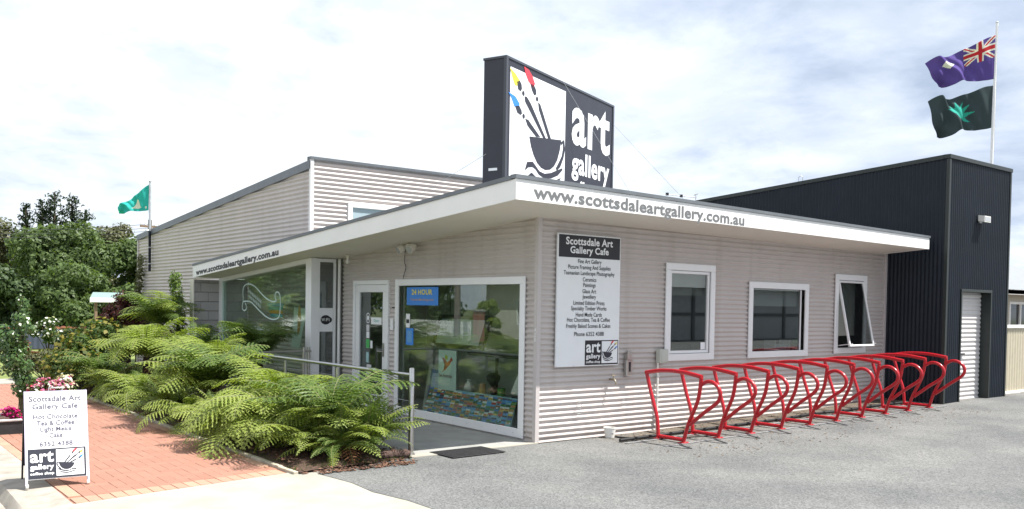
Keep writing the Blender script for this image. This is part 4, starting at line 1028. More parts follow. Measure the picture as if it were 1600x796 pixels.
for x in (.32, .62, .9, 1.18, 1.47):
    for z in (1.01, 2.793): mb.box((x - .006, -.0455, z - .005), (x + .006, -.0425, z + .005))
mb.obj('screw', M_galv, ws)

# ------------------------------------------------------------------ A-frame on the brick path
af = thing('a_frame_sign', 'white sandwich board on castors standing on the red brick footpath by the kerb', 'sign', (-5.934, .399, 0), math.atan2(-.056, .523))
lean = math.radians(17); vL = Vector((0, math.sin(lean), math.cos(lean))); nL = Vector((0, math.cos(lean), -math.sin(lean)))
def afp(u, v, d=0.0): return tuple(Vector((u, 0, 0)) + vL * v + nL * d)
HA = .95; off2 = 2 * HA * math.sin(lean) + .05
def afq(u, v, d=0.0): p = afp(u, v, d); return (p[0], off2 - p[1], p[2])
def plate(mb, fn, u0, u1, v0, v1, d0, d1, mi=0):
    P = [fn(u, v, d) for d in (d0, d1) for u, v in ((u0, v0), (u1, v0), (u1, v1), (u0, v1))]
    mb.add(P, [(0, 1, 2, 3), (7, 6, 5, 4), (0, 4, 5, 1), (1, 5, 6, 2), (2, 6, 7, 3), (3, 7, 4, 0)], mi)
mb = MB(); plate(mb, afp, .0, .523, .085, .925, 0, .018); mb.obj('front_panel', M_signwhite, af, local=True)
mb = MB(); plate(mb, afp, -.016, .0, .03, .945, -.006, .022); plate(mb, afp, .523, .539, .03, .945, -.006, .022); plate(mb, afp, 0, .523, .926, .945, -.004, .020); mb.obj('front_frame', mat('lilac_edge', (.62, .58, .72), .5), af, local=True)
mb = MB(); plate(mb, afq, .0, .523, .15, .925, 0, .018); mb.obj('back_panel', mat('dark_board', (.05, .05, .06), .6), af, local=True)
for a in (-.016, .523): mb = MB(); plate(mb, afq, a, a + .016, .0, .945, -.006, .022); mb.obj('back_leg', M_black, af, local=True)
mb = MB(); mb.tube([afp(.2, .945), afp(.2, .975), afp(.32, .975), afp(.32, .945)], .007, 6); mb.obj('handle', M_galv, af, local=True, smooth=50)
for u in (-.002, .527):
    mb = MB(); mb.tube([afp(u, .085, .01), afp(u, .035, .01)], .009, 8); wh = mb.obj('caster', M_galv, af, local=True, smooth=50)
    mb = MB(); p = afp(u, .02, .008); mb.tube([(p[0] - .012, p[1], .021), (p[0] + .012, p[1], .021)], .021, 14); mb.obj('wheel', M_plwhite, wh, local=True, smooth=50)
def atext(s, b, uc, v, w, h, m): q = MB(); place_text(q, s, b, afp(uc - w / 2, v, -.003), (1, 0, 0), vL, w, h); return q.obj('lettering', m, af, local=True)
atext('Scottsdale Art', .016, .255, .842, .46, .055, M_text_soft); atext('Gallery Cafe', .016, .255, .752, .40, .066, M_text_soft)
for s, v, w in (('Hot Chocolate', .668, .39), ('Tea & Coffee', .604, .33), ('Light Meals', .532, .27), ('Cake', .482, .115)):
    atext(s, .016, .255, v, w, .048 if s != 'Light Meals' else .058, M_text_soft)
atext('6352 4388', .016, .255, .40, .29, .046, M_text_soft)
mb = MB(); plate(mb, afp, .008, .512, .09, .376, -.003, 0.0005); mb.obj('logo_box', M_navy, af, local=True)
mb = MB(); plate(mb, afp, .25, .495, .107, .362, -.005, -.0028); mb.obj('logo_panel', M_signwhite, af, local=True)
mb = MB(); emblem(mb, afp(.253, .112, -.0065), (1, 0, 0), vL, .238, .24, True); mb.obj('emblem', EMB_MATS, af, local=True)
def atext2(s, v, w, h): q = MB(); place_text(q, s, .027, afp(.025, v, -.0045), (1, 0, 0), vL, w, h); q.obj('lettering', M_signwhite, af, local=True)
atext2('art', .245, .205, .105); atext2('gallery', .163, .205, .068); atext2('coffee shop', .118, .205, .036)

# ------------------------------------------------------------------ the ten cup-shaped bicycle racks
ordinals = ['first rack, nearest the building corner and the white bucket', 'second rack counted from the white bucket', 'third rack counted from the white bucket', 'fourth rack counted from the white bucket', 'fifth rack counted from the white bucket', 'sixth rack counted from the white bucket', 'fifth rack counted back from the roller door', 'fourth rack counted back from the roller door', 'third rack counted back from the roller door', 'second rack counted back from the roller door']
ordinals[6:] = ['fourth rack counted back from the roller door', 'third rack counted back from the roller door', 'second rack counted back from the roller door', 'last rack, nearest the roller door']
def make_rack():
    t = thing('bike_rack', 'x', 'bike rack', (0, 0, 0), 0, 'red cup-shaped bike racks along the pale wall')
    Y = lambda y: y + 1.14
    q = MB(); q.tube(bez([(0, Y(-.67), .03), (0, Y(-.64), .30), (0, Y(-.53), .60), (0, Y(-.43), .90)], 6), 0.026, 10); q.obj('back_post', M_red, t, local=True, smooth=50)
    q = MB(); q.tube(bez([(0, Y(-.415), .905), (0, Y(-.72), .952), (0, Y(-1.08), .955), (0, Y(-1.42), .912)], 6), 0.029, 10); q.obj('top_bar', M_red, t, local=True, smooth=50)
    q = MB(); q.tube(bez([(0, Y(-1.13), .03), (0, Y(-1.21), .28), (0, Y(-1.36), .60), (0, Y(-1.41), .90)], 6), 0.026, 10); q.obj('front_post', M_red, t, local=True, smooth=50)
    q = MB(); q.tube([(0, Y(-.67), .045), (0, Y(-1.13), .045)], 0.026, 10); q.obj('bottom_bar', M_red, t, local=True, smooth=50)
    q = MB(); q.tube(bez([(0, Y(-1.40), .80), (0, Y(-1.50), .855), (0, Y(-1.60), .855), (0, Y(-1.69), .80), (0, Y(-1.73), .71), (0, Y(-1.68), .60), (0, Y(-1.46), .44), (0, Y(-1.23), .26)], 6), 0.026, 10); q.obj('handle_loop', M_red, t, local=True, smooth=50)
    for y in (-.67, -1.13):
        q = MB(); q.box((-.055, Y(y) - .055, .006), (.055, Y(y) + .055, .016), .003)
        for a in (-.038, .038): q.lathe([(.009, .016), (.009, .024), (.005, .027)], (a, Y(y) - .03, 0), 6)
        q.obj('foot_plate', M_red, t, local=True)
    return t
rack0 = make_rack()
for i in range(10):
    o = rack0 if i == 0 else copy_tree(rack0)
    x = 1.66 + .703 * i
    o.location = (x, -1.13 - .017 * i, gz(x)); o.rotation_euler = (0, 0, random.gauss(0, .012))
    o['label'] = 'red cup-shaped steel bike rack, ' + ordinals[i]
for y, lab, x0 in ((-.70, 'white steel ground strip under the rack posts nearer the wall', 1.0), (-1.16, 'white steel ground strip under the rack posts nearer the car park', 1.25)):
    mb = MB(); n = 14
    for k in range(n):
        xa = x0 + (8.5 - x0) * k / n; xb = x0 + (8.5 - x0) * (k + 1) / n; s = -.017 / .703
        mb.prism([(xa, y - .022 + s * (xa - 1.66), gz(xa) + .005), (xb, y - .022 + s * (xb - 1.66), gz(xb) + .005), (xb, y + .022 + s * (xb - 1.66), gz(xb) + .005), (xa, y + .022 + s * (xa - 1.66), gz(xa) + .005)], (0, 0, .006))
    mb.obj('ground_strip', M_galv, cat='rail', label=lab, group='ground strips under the bike racks')
mb = MB(); P = [(1.02, -.56, gz(1) + .03), (2.0, -.56, gz(2) + .03), (3.4, -.60, gz(3.4) + .03), (4.6, -.62, gz(4.6) + .028), (5.6, -.58, gz(5.6) + .03), (6.3, -.66, gz(6.3) + .03), (7.2, -.62, gz(7.2) + .03), (8.4, -.70, gz(8.4) + .03)]
mb.tube(bez(P, 6), .022, 8); mb.obj('black_pipe', M_hose, cat='pipe', label='black pipe lying behind the bike racks along the ground', smooth=50)
mb = MB(); P = [(1.28, -.2, .012), (1.4, -.45, .012), (1.7, -.75, .02), (2.3, -.9, .03), (2.5, -1.0, .03)]
mb.tube(bez(P, 6), .008, 6); mb.obj('thin_hose', M_hose, cat='hose', label='thin black hose trailing from the white bucket to the racks', smooth=50)

# ------------------------------------------------------------------ small things on and by the car park wall
bk = thing('bucket', 'small white plastic bucket at the foot of the pale wall', 'bucket', (1.22, -.16, 0))
mb = MB(); mb.lathe([(.060, .004), (.066, .004), (.086, .135), (.090, .135), (.090, .145), (.080, .145), (.062, .012)], (1.22, -.16, 0), 20); mb.obj('body', M_plwhite, bk, smooth=40)
mb = MB(); mb.lathe([(.012, 0), (.012, .01)], (1.19, -.248, .06), 8); mb.obj('drain_hole', M_black, bk)
ab = thing('ash_bin', 'narrow stainless ash bin fixed to the pale wall beside the listing board', 'bin', (1.68, -.05, .83))
mb = MB(); mb.box((1.62, -.075, .84), (1.745, -.015, 1.07), .008); mb.obj('body', M_steel, ab)
mb = MB(); mb.prism([(1.635, -.07, 1.072), (1.74, -.07, 1.072), (1.74, -.07, 1.12), (1.635, -.07, 1.16)], (0, .055, 0)); mb.box((1.66, -.06, 1.13), (1.73, -.02, 1.20), .005); mb.obj('hood', M_steel, ab)
mb = MB(); mb.box((1.66, -.0775, .90), (1.70, -.0755, 1.04)); mb.obj('slot', M_black, ab)
tp = thing('garden_tap', 'small brass garden tap sticking out of the pale wall below the listing board', 'tap', (1.36, -.05, .78))
mb = MB(); mb.tube([(1.36, .01, .80), (1.36, -.09, .80), (1.36, -.12, .77), (1.36, -.12, .735)], [.014, .014, .013, .011], 8); mb.obj('spout', mat('old_brass', (.35, .3, .22), .4, metal=.8), tp, smooth=50)
mb = MB(); mb.tube([(1.36, -.07, .80), (1.36, -.07, .85)], .008, 6); mb.box((1.325, -.08, .85), (1.395, -.06, .862), .003); mb.obj('handle', mat('old_brass', (.35, .3, .22), .4, metal=.8), tp)
mt = thing('meter_box', 'pale meter box with a conduit against the tall window frame', 'box', (2.38, 0, .9))
mb = MB(); mb.box((2.29, -.10, 1.01), (2.47, -.008, 1.21), .008); mb.obj('case', M_meter, mt)
mb = MB(); mb.box((2.315, -.106, 1.03), (2.45, -.1005, 1.19), .002); mb.obj('lid', M_meter, mt)
mb = MB(); mb.tube([(2.315, -.03, 1.01), (2.315, -.03, .0)], .016, 8); mb.obj('conduit', M_plwhite, mt, smooth=50)
mb = MB()
for z in (.2, .5, .8): mb.box((2.285, -.05, z), (2.345, -.005, z + .02))
mb.obj('saddle', M_galv, mt)
for x, z, lab in ((.757, .46, 'thin wire ring hanging on the pale wall nearer the building corner'), (1.62, .45, 'thin wire ring hanging on the pale wall below the ash bin')):
    mb = MB(); mb.tube([(x + .04 * math.cos(a), -.03, z + .045 * math.sin(a)) for a in [2 * PI * k / 16 for k in range(16)]], .0035, 5, closed=True); mb.tube([(x, .01, z + .05), (x, -.035, z + .055)], .005, 5)
    if x < 1: mb.tube([(x, -.028, z - .045), (x - .03, -.026, z - .11), (x + .04, -.026, z - .11), (x, -.028, z - .045)], .003, 5)
    mb.obj('wire_ring', M_galv, cat='ring', label=lab, group='wire rings on the wall')
mat_o = thing('door_mat', 'black ribbed rubber mat at the start of the entrance path', 'mat', (-1.2, -.15, 0), math.radians(1.5))
mb = MB(); mb.box((-.40, -.25, .008), (.40, .25, .018), .004); mb.obj('base', M_rubber, mat_o, local=True)
mb = MB()
for i in range(24): mb.box((-.37, -.225 + i * .019, .0185), (.37, -.214 + i * .019, .0215))
mb.obj('rib', M_rubber, mat_o, local=True, kind='stuff')
lg = thing('coir_log', 'short dark wood edging log at the end of the fern bed by the handrail post', 'log', (-2.18, -.05, 0))
mb = MB(); n = 14; P = [(-2.42 + .44 * i / n, -.02 - .05 * i / n + .006 * math.sin(i * 2.1), .055 + .004 * math.sin(i * 1.7)) for i in range(n + 1)]
mb.tube(P, [.03] + [.05 + .006 * math.sin(i * 3.3) for i in range(1, n)] + [.03], 10); mb.obj('roll', mat('fibre_log', (.10, .065, .055), 1, var=.5, vscale=60, bump=1, bscale=120), lg, smooth=60)
mb = MB()
for x in (-2.34, -2.22, -2.08): mb = MB(); mb.tube([(x, -.035 + .056 * math.cos(a), .055 + .056 * math.sin(a)) for a in [2 * PI * k / 12 for k in range(12)]], .004, 5, closed=True); mb.obj('twine', M_fern_trunk, lg)

# under-soffit fittings
fl = thing('twin_floodlight', 'pair of cream floodlights under the soffit above the display window', 'light', (-.1, 3.07, 2.74))
mb = MB(); mb.lathe([(.05, 0), (.05, .02), (.03, .03)], (-.09, 3.07, zs(0, 3.07) - .035), 12); mb.tube([(-.09, 3.07, zs(0, 3) - .02), (-.09, 3.07, zs(0, 3) - .06)], .02, 8); mb.obj('base', M_soffit, fl)
for y in (3.20, 2.93):
    mb = MB(); a = Vector((-.07, y, zs(0, 3) - .045)); b = Vector((-.20, y + (y - 3.07) * .2, zs(0, 3) - .115))
    mb.tube([a, a.lerp(b, .35), a.lerp(b, .4), b], [.03, .035, .062, .066], 12); lh = mb.obj('lamp_head', M_soffit, fl, smooth=40)
    mb = MB(); mb.tube([b, b.lerp(a, -.03)], .058, 12); mb.obj('lens', mat('lamp_lens', (.4, .42, .44), .2), lh)
mb = MB(); mb.tube(bez([(-.012, 3.31, zs(0, 3.3) - .01), (-.012, 3.33, 2.5), (-.012, 3.29, 2.4), (-.014, 3.36, 2.25), (-.02, 3.37, 2.14)], 5), .0055, 5); mb.obj('cable', M_black, fl)
lb = thing('bare_bulb', 'single bare bulb holder under the soffit near the downpipe', 'light', (-.2, 4.9, 2.5))
mb = MB(); mb.lathe([(.012, .0), (.03, .02), (.034, .05), (.02, .09)], (-.2, 4.9, 2.49), 10); mb.obj('bulb', M_plwhite, lb, smooth=50)
mb = MB(); mb.lathe([(.022, 0), (.024, .04), (.045, .05), (.045, .06)], (-.2, 4.9, 2.58), 10); mb.obj('holder', M_soffit, lb, smooth=50)

# ------------------------------------------------------------------ handrail
hr = thing('handrail', 'stainless steel handrail with wire infill between the ferns and the entrance path', 'railing', (-1.87, 3, 0))
RX = -1.87
mb = MB(); mb.lathe([(.032, 0), (.032, 1.03), (.026, 1.045), (.0, 1.05)], (RX, .09, .006), 14); mb.lathe([(.055, 0), (.055, .008), (.035, .014)], (RX, .09, .0065), 14); mb.obj('end_post', M_steel, hr, smooth=40)
for y in (2.0, 3.7):
    mb = MB(); mb.lathe([(.024, 0), (.024, .93)], (RX, y, .0), 12); mb.obj('post', M_steel, hr, smooth=40)
mb = MB(); mb.lathe([(.026, 0), (.026, 1.0), (0, 1.01)], (RX, 5.4, .0), 12); mb.obj('post', M_steel, hr, smooth=40)
mb = MB(); mb.tube([(RX + .0, .115, .965), (RX, 5.38, .965)], .024, 10); mb.obj('rail', M_steel, hr, smooth=40)
mb = MB(); mb.tube([(RX + .025, 5.4, .965), (-.62, 5.42, .965)], .02, 10); mb.obj('rail', M_steel, hr, smooth=40)
for dx in (0, .1):
    mb = MB(); mb.lathe([(.026, 0), (.026, 1.03), (0, 1.04)], (-.76 + dx, 5.42 + dx * .2, .0), 12); mb.obj('post', M_steel, hr, smooth=40)
for z in (.25, .45, .65, .82):
    mb = MB(); mb.tube([(RX, .1, z), (RX, 5.4, z)], .0028, 4); mb.tube([(RX, 5.4, z), (-.76, 5.42, z)], .0028, 4); mb.obj('wire', M_steel, hr)

# ------------------------------------------------------------------ things on show in the display window
pb = thing('postcard_board', 'long board covered with rows of bright postcards along the bottom of the display window', 'board', (.3, 1.9, .03))
def pbp(y, t, d=0): return (.17 + t * .20 + d * -.8, y + t * .06, .07 + t * .41 + d * .4)
mb = MB(); P = [pbp(3.06, 0), pbp(.76, 0), pbp(.80, 1), pbp(2.98, 1)]; mb.prism(P, (.012, 0, .012)); mb.obj('backing', mat('pale_blue_board', (.25, .42, .5), .7), pb)
card_cols = [(.04, .14, .45), (.08, .30, .60), (.02, .10, .03), (.08, .20, .04), (.25, .10, .04), (.40, .22, .08), (.60, .62, .64), (.03, .16, .20), (.42, .06, .03), (.50, .36, .05), (.03, .03, .06), (.20, .38, .52)]
M_card = rand_mat('printed_postcard', [(i / 12, c) for i, c in enumerate(card_cols)], .35, 0, 18, .75)
for n in list(M_card.node_tree.nodes):
    if n.type == 'VALTORGB': n.color_ramp.interpolation = 'CONSTANT'
ci = 0
cm = None
for r in range(7):
    for k in range(20):
        y = 3.02 - k * .1125 + random.gauss(0, .004); t0 = .015 + r * .139 + random.gauss(0, .006)
        a, b = Vector(pbp(y, t0, .012)), Vector(pbp(y - .105, t0 + .125, .012))
        q = MB(); u = Vector((0, -.105, 0)); v = Vector((.20, .06, .41)) * .126; n_ = Vector((-.006, 0, .006)) * .4
        # two picture strips so a card shows sky over land
        q.quad(tuple(Vector()), tuple(u), tuple(u + v), tuple(v)); q.quad(tuple(v * .55 + n_), tuple(u + v * .55 + n_), tuple(u + v + n_), tuple(v + n_)); q.quad(tuple(u * .2 + v * .1 + n_ * 1.5), tuple(u * .7 + v * .2 + n_ * 1.5), tuple(u * .6 + v * .6 + n_ * 1.5), tuple(u * .3 + v * .5 + n_ * 1.5))
        if cm is None: cm = q.mesh('postcard', M_card)
        o = bpy.data.objects.new('postcard', cm); C.objects.link(o); o.parent = pb; o.location = a - Vector((.3, 1.9, .03))
ct = thing('framed_certificate', 'framed certificate in a pale frame leaning at the left of the display window', 'picture', (.5, 3.1, .1))
def ctp(y, z, d): return (.42 + (z - .1) * .18 - d, y, z)
mb = MB()
for a in ((2.68, 3.42, .10, .17), (2.68, 3.42, .75, .82), (2.68, 2.75, .17, .75), (3.35, 3.42, .17, .75)):
    mb.prism([ctp(a[0], a[2], 0), ctp(a[1], a[2], 0), ctp(a[1], a[3], 0), ctp(a[0], a[3], 0)], (.03, 0, 0))
mb.obj('frame', mat('silver_frame', (.45, .45, .42), .4), ct)
mb = MB(); mb.prism([ctp(2.75, .17, -.01), ctp(3.35, .17, -.01), ctp(3.35, .75, -.01), ctp(2.75, .75, -.01)], (.01, 0, 0)); mb.obj('mount', mat('blue_mount', (.13, .20, .38), .6), ct)
mb = MB(); mb.prism([ctp(2.81, .23, -.005), ctp(3.29, .23, -.005), ctp(3.29, .69, -.005), ctp(2.81, .69, -.005)], (.004, 0, 0)); mb.obj('sheet', mat('certificate_sheet', (.48, .55, .72), .6), ct)
mb = MB()
for i in range(9):
    z = .63 - i * .042; w = random.uniform(.12, .2); mb.add([ctp(3.05 - w, z, -.003), ctp(3.05 + w, z, -.003), ctp(3.05 + w, z + .008, -.003), ctp(3.05 - w, z + .008, -.003)], [(0, 1, 2, 3)])
mb.obj('print_line', mat('grey_print', (.3, .36, .5), .6), ct)
pt = thing('kangaroo_poster', 'tall pale poster with a leaping red kangaroo in the display window', 'poster', (.36, 2.6, .43))
mb = MB(); mb.box((.35, 2.36, .42), (.36, 2.85, 1.10)); mb.obj('sheet', mat('pale_mint_sheet', (.55, .66, .62), .6), pt)
uP = (0, -1, 0); vP = (0, 0, 1); oP = (.347, 2.85, .42)
mb = MB(); place_poly(mb, [(.10, .33), (.16, .38), (.20, .44), (.18, .50), (.10, .56), (.17, .545), (.25, .49), (.31, .52), (.36, .58), (.37, .545), (.40, .53), (.35, .50), (.32, .45), (.26, .42), (.22, .38), (.15, .35)], oP, uP, vP); mb.obj('kangaroo_print', mat('rust_print', (.5, .08, .03), .6), pt)
mb = MB(); place_poly(mb, circle(.22, .565, .04, 12), (.3465, 2.85, .42), uP, vP); mb.obj('sun_print', mat('lime_print', (.5, .55, .08), .6), pt)
mb = MB(); place_text(mb, 'See Australia', .004, (.347, 2.83, .67), uP, vP, .36, .055); mb.obj('lettering', mat('dark_red_print', (.2, .04, .05), .6), pt)
sc = thing('dark_picture', 'dark framed glazed picture tilted above the poster in the display window', 'picture', (.7, 2.6, 1.1))
def scp(u, v, d=0): return (.62 + d + v * .05, 3.30 - u * 1.35 - v * -.0 - (1 - v) * -.0 + (1 - v) * .16, 1.13 + v * .50)
mb = MB(); P = [scp(-.02, -.03), scp(1.04, -.03), scp(1.04, 1.05), scp(-.02, 1.05)]; mb.prism(P, (.04, 0, 0)); mb.obj('frame', M_black, sc)
mb = MB(); mb.add([scp(.06, .11, -.004), scp(.95, .11, -.004), scp(.95, .91, -.004), scp(.06, .91, -.004)], [(0, 1, 2, 3)]); mb.obj('glass', mat('grey_picture_glass', (.34, .38, .40), .15, spec=.5), sc)
mb = MB(); mb.tube([(.9, 3.35, 1.15), (.9, 3.35, 2.49)], .006, 5); mb.tube([(.66, 1.95, 1.6), (.66, 1.95, 2.49)], .004, 5); mb.obj('hanger', M_black, sc)
mb = MB(); mb.box((.62, .45, 1.03), (.66, 2.45, 1.075), .004); mb.box((.64, 1.70, .05), (.67, 1.74, 1.03)); mb.obj('display_rail', M_black, cat='rail', label='black horizontal display rail crossing the display window')
def pot(name, prof, c, m, lab, cat): b = MB(); b.lathe(prof, c, 12); o = b.obj(name, m, cat=cat, label=lab, smooth=50)
pot('vase', [(.03, 0), (.07, .02), (.085, .07), (.05, .13), (.025, .16), (.045, .20)], (.5, 2.22, .47), mat('white_glaze', (.6, .6, .58), .2), 'small white vase behind the postcards in the display window', 'vase')
pot('jar', [(.04, 0), (.05, .02), (.05, .14), (.035, .16)], (.5, 1.86, .47), mat('amber_glaze', (.4, .22, .12), .2), 'small amber jar behind the postcards in the display window', 'jar')
pot('cup', [(.05, 0), (.06, .02), (.06, .12)], (.52, 1.42, .47), mat('green_glaze', (.12, .3, .08), .2), 'small green cup beside the model yacht', 'cup')
pot('dark_urn', [(.04, 0), (.05, .08), (.03, .12), (.10, .22), (.11, .28), (.06, .33)], (.55, 1.66, .47), M_black, 'black urn between the jar and the model yacht in the display window', 'urn')
sb = thing('model_yacht', 'model yacht with tall white sails at the right of the display window', 'model', (.5, .95, .47))
mb = MB()
mb.add([(.50, 1.18, .53), (.50, .98, .88), (.50, .95, .53), (.515, 1.18, .53), (.515, .98, .88), (.515, .95, .53)], [(0, 1, 2), (5, 4, 3), (0, 3, 4, 1), (1, 4, 5, 2)]); mb.add([(.52, .94, .53), (.52, .93, .92), (.52, .68, .50), (.535, .94, .53), (.535, .93, .92), (.535, .68, .50)], [(0, 1, 2), (5, 4, 3), (1, 4, 5, 2), (2, 5, 3, 0)])
mb.obj('sail', mat('sail_cloth', (.72, .70, .66), .8), sb)
mb = MB(); mb.tube([(.51, .945, .48), (.51, .945, .95)], .008, 6); mb.obj('mast', M_timber, sb)
mb = MB(); mb.prism([(.46, 1.12, .50), (.46, .72, .50), (.50, .80, .42), (.50, 1.06, .42)], (.1, 0, 0)); mb.obj('hull', M_black, sb)
dp = MB(); dp.box((.12, .3, .03), (1.1, 3.5, .068)); dp.box((.40, .5, .068), (.75, 2.4, .468), .01); dp.obj('display_plinth', mat('grey_plinth', (.22, .22, .20), .6), cat='plinth', label='low grey display step inside the big display window')

# things on the inner sill of the middle car park window
pb2 = thing('paper_tray', 'white paper tray on the inner sill of the middle car park window', 'tray', (5.75, .28, 1.05))
mb = MB(); mb.box((5.5, .20, 1.10), (5.95, .42, 1.13)); mb.box((5.5, .20, 1.13), (5.52, .42, 1.30)); mb.box((5.93, .20, 1.13), (5.95, .42, 1.30)); mb.obj('tray', M_signwhite, pb2)
mb = MB(); mb.box((5.54, .24, 1.131), (5.90, .40, 1.22)); mb.obj('paper_stack', mat('blue_white_paper', (.55, .6, .68), .7), pb2)
gp = thing('pot_plant', 'small green pot plant at the right of the middle car park window', 'plant', (6.0, .2, 1.1))
mb = MB(); mb.lathe([(.04, 0), (.055, .08)], (6.0, .14, 1.10), 10); mb.obj('pot', M_plwhite, gp)
mb = MB()
for k in range(26):
    a = k * 2.4; e_ = .05 + .06 * random.random(); h_ = .06 + .12 * random.random()
    b0 = Vector((6.0, .14, 1.18)); t_ = b0 + Vector((math.cos(a) * e_, math.sin(a) * e_ * .6, h_)); w_ = Vector((-math.sin(a), math.cos(a), 0)) * .016
    mb.add([b0, b0.lerp(t_, .6) + w_, t_, b0.lerp(t_, .6) - w_], [(0, 1, 2, 3)])
mb.obj('foliage', M_greenv, gp, kind='stuff')
mb = MB(); mb.box((4.6, .14, 1.06), (6.05, .44, 1.099)); mb.obj('inner_sill', M_alu, shop)
# ------------------------------------------------------------------ flags and poles
def flag_grid(name, corners, wave, n=(44, 26), paint=None, mats=None, label='', tear=None):
    """corners: hoist top, fly top, fly bottom, hoist bottom; cloth rippling across the wind"""
    A, B, D, E_ = [Vector(c) for c in corners]
    nrm = (B - A).cross(E_ - A).normalized(); v = []; f = []; mi = []
    nu, nv = n
    for j in range(nv + 1):
        for i in range(nu + 1):
            u, w = i / nu, j / nv
            p = A.lerp(B, u).lerp(E_.lerp(D, u), w)
            amp = wave * u ** .8
            p += nrm * amp * (math.sin(u * 9 + w * 2.2) + .6 * math.sin(u * 17 - w * 4) + .3 * math.sin(u * 31 + w * 9))
            p += Vector((0, 0, 1)) * amp * (.5 * math.sin(u * 7.5 + w * 3 + 1) + .22 * math.sin(u * 16 + w * 5))
            v.append(tuple(p))
    for j in range(nv):
        for i in range(nu):
            u, w = (i + .5) / nu, (j + .5) / nv
            if tear and tear(u, w): continue
            a = j * (nu + 1) + i; f.append((a, a + 1, a + nu + 2, a + nu + 1)); mi.append(paint(u, w) if paint else 0)
    q = MB(); q.v = v; q.f = f; q.mi = mi
    o = q.obj(name, mats, cat='flag', label=label, smooth=75)
    md = o.modifiers.new('cloth', 'SOLIDIFY'); md.thickness = .004
    return o
def cloth(name, c):
    m = leaf_mat(name, c, c, .4, .8, .1); return m
F_blue = cloth('navy_cloth', (.15, .105, .37)); F_white = cloth('white_cloth', (.75, .75, .78)); F_red = cloth('red_cloth', (.55, .05, .06)); F_dark = cloth('charcoal_cloth', (.070, .098, .105)); F_teal = cloth('teal_cloth', (.06, .46, .40)); F_teal2 = cloth('sea_green_cloth', (.06, .54, .54))
def jack(u, w):
    """union canton in the hoist quarter, seven-pointed star as one pale patch on the fly"""
    if u < .46 and w < .5:
        a, b = u / .46, w / .5
        if abs(a - .5) < .055 or abs(b - .5) < .10: return 2
        if abs(a - .5) < .10 or abs(b - .5) < .17: return 1
        d1, d2 = abs(a - b), abs(a + b - 1)
        if min(d1, d2) < .045: return 2
        if min(d1, d2) < .12: return 1
        return 0
    if abs(u - .74) / .11 + abs(w - .38) / .17 < 1: return 1
    return 0
FP = Vector((11.10, -.85, 0))
fp = thing('flagpole', 'tall white flagpole with two flags on top of the dark block', 'flagpole', (11.06, -.85, 4.5))
mb = MB(); mb.tube([(11.06, -.85, 4.4), (11.13, -.85, 7.62)], [.032, .024], 10); mb.obj('mast', M_white, fp, smooth=50)
mb = MB(); mb.lathe([(.02, 0), (.03, .015), (.0, .04)], (11.13, -.85, 7.62), 8); mb.obj('truck', M_galv, fp)
mb = MB(); mb.tube([(11.085, -.885, 5.0), (11.10, -.885, 7.55)], .004, 4); mb.obj('halyard', M_white, fp)
wd = Vector((-.784, .62, 0))
def fpt(x, y, along): return None
def fl_pt(px, z, pole): return tuple(Vector((pole[0], pole[1], z)) + wd * px)
P1 = (11.10, -.86)
flag_grid('flag', (fl_pt(.02, 7.37, P1), fl_pt(1.40, 6.76, P1), fl_pt(1.10, 6.36, P1), fl_pt(.03, 6.50, P1)), .095, (130, 78), jack, [F_blue, F_white, F_red], 'navy flag with a union canton flying at the top of the right flagpole')
LEAF = []
for k, (a, l) in enumerate(((92, .42), (62, .40), (125, .36), (35, .44), (5, .46), (-28, .40), (155, .33))):
    t = math.radians(a); c = (math.cos(t), math.sin(t)); n_ = (-c[1], c[0])
    LEAF.append([(-.05 * c[0], -.05 * c[1]), (c[0] * l * .45 + n_[0] * .07, c[1] * l * .45 + n_[1] * .07), (c[0] * l, c[1] * l), (c[0] * l * .45 - n_[0] * .07, c[1] * l * .45 - n_[1] * .07)])
def inpoly(x, y, P):
    r = False; j = len(P) - 1
    for i in range(len(P)):
        if (P[i][1] > y) != (P[j][1] > y) and x < (P[j][0] - P[i][0]) * (y - P[i][1]) / (P[j][1] - P[i][1]) + P[i][0]: r = not r
        j = i
    return r
def leafy(u, w):
    x, y = (.58 - u) * 1.5, (.55 - w)
    if x * x + y * y < .012: return 1
    return 1 if any(inpoly(x * 1.05, y * .95, L) for L in LEAF) else 0
flag_grid('flag', (fl_pt(.04, 6.37, P1), fl_pt(1.32, 6.00, P1), fl_pt(1.10, 5.36, P1), fl_pt(.05, 5.53, P1)), .12, (120, 76), leafy, [F_dark, F_teal], 'charcoal flag with a teal leaf star flying lower on the right flagpole')
lp = thing('flagpole', 'thin flagpole fixed to the far end of the tall hall with a teal flag', 'flagpole', (-.07, 16.7, 2.6))
mb = MB(); mb.tube([(-.07, 16.7, 3.72), (-.07, 16.7, 5.06)], .030, 10); mb.obj('mast', M_galv, lp, smooth=50)
mb = MB(); mb.tube([(-.07, 16.7, 2.60), (-.07, 16.7, 3.719)], .036, 10); mb.obj('lower_mast', M_dark, lp, smooth=50)  # lower length of the same mast, coloured darker and slightly thicker than the upper
mb = MB(); mb.lathe([(.02, 0), (.045, .03), (.0, .07)], (-.07, 16.7, 5.06), 8); mb.obj('finial', M_galv, lp)
mb = MB()
for z in (2.8, 3.25): mb.box((-.11, 16.66, z), (.01, 16.74, z + .03))
mb.obj('bracket', M_galv, lp)
P2 = (-.07, 16.7)
def roo(u, w):
    x, y = u * 1.6, w
    if inpoly(x, y, [(.30, .80), (.42, .80), (.52, .45), (.60, .30), (.74, .62), (.92, .80), (.72, .82), (.55, .86)]): return 1
    if (x - .15) ** 2 + (y - .86) ** 2 < .003: return 1
    return 0
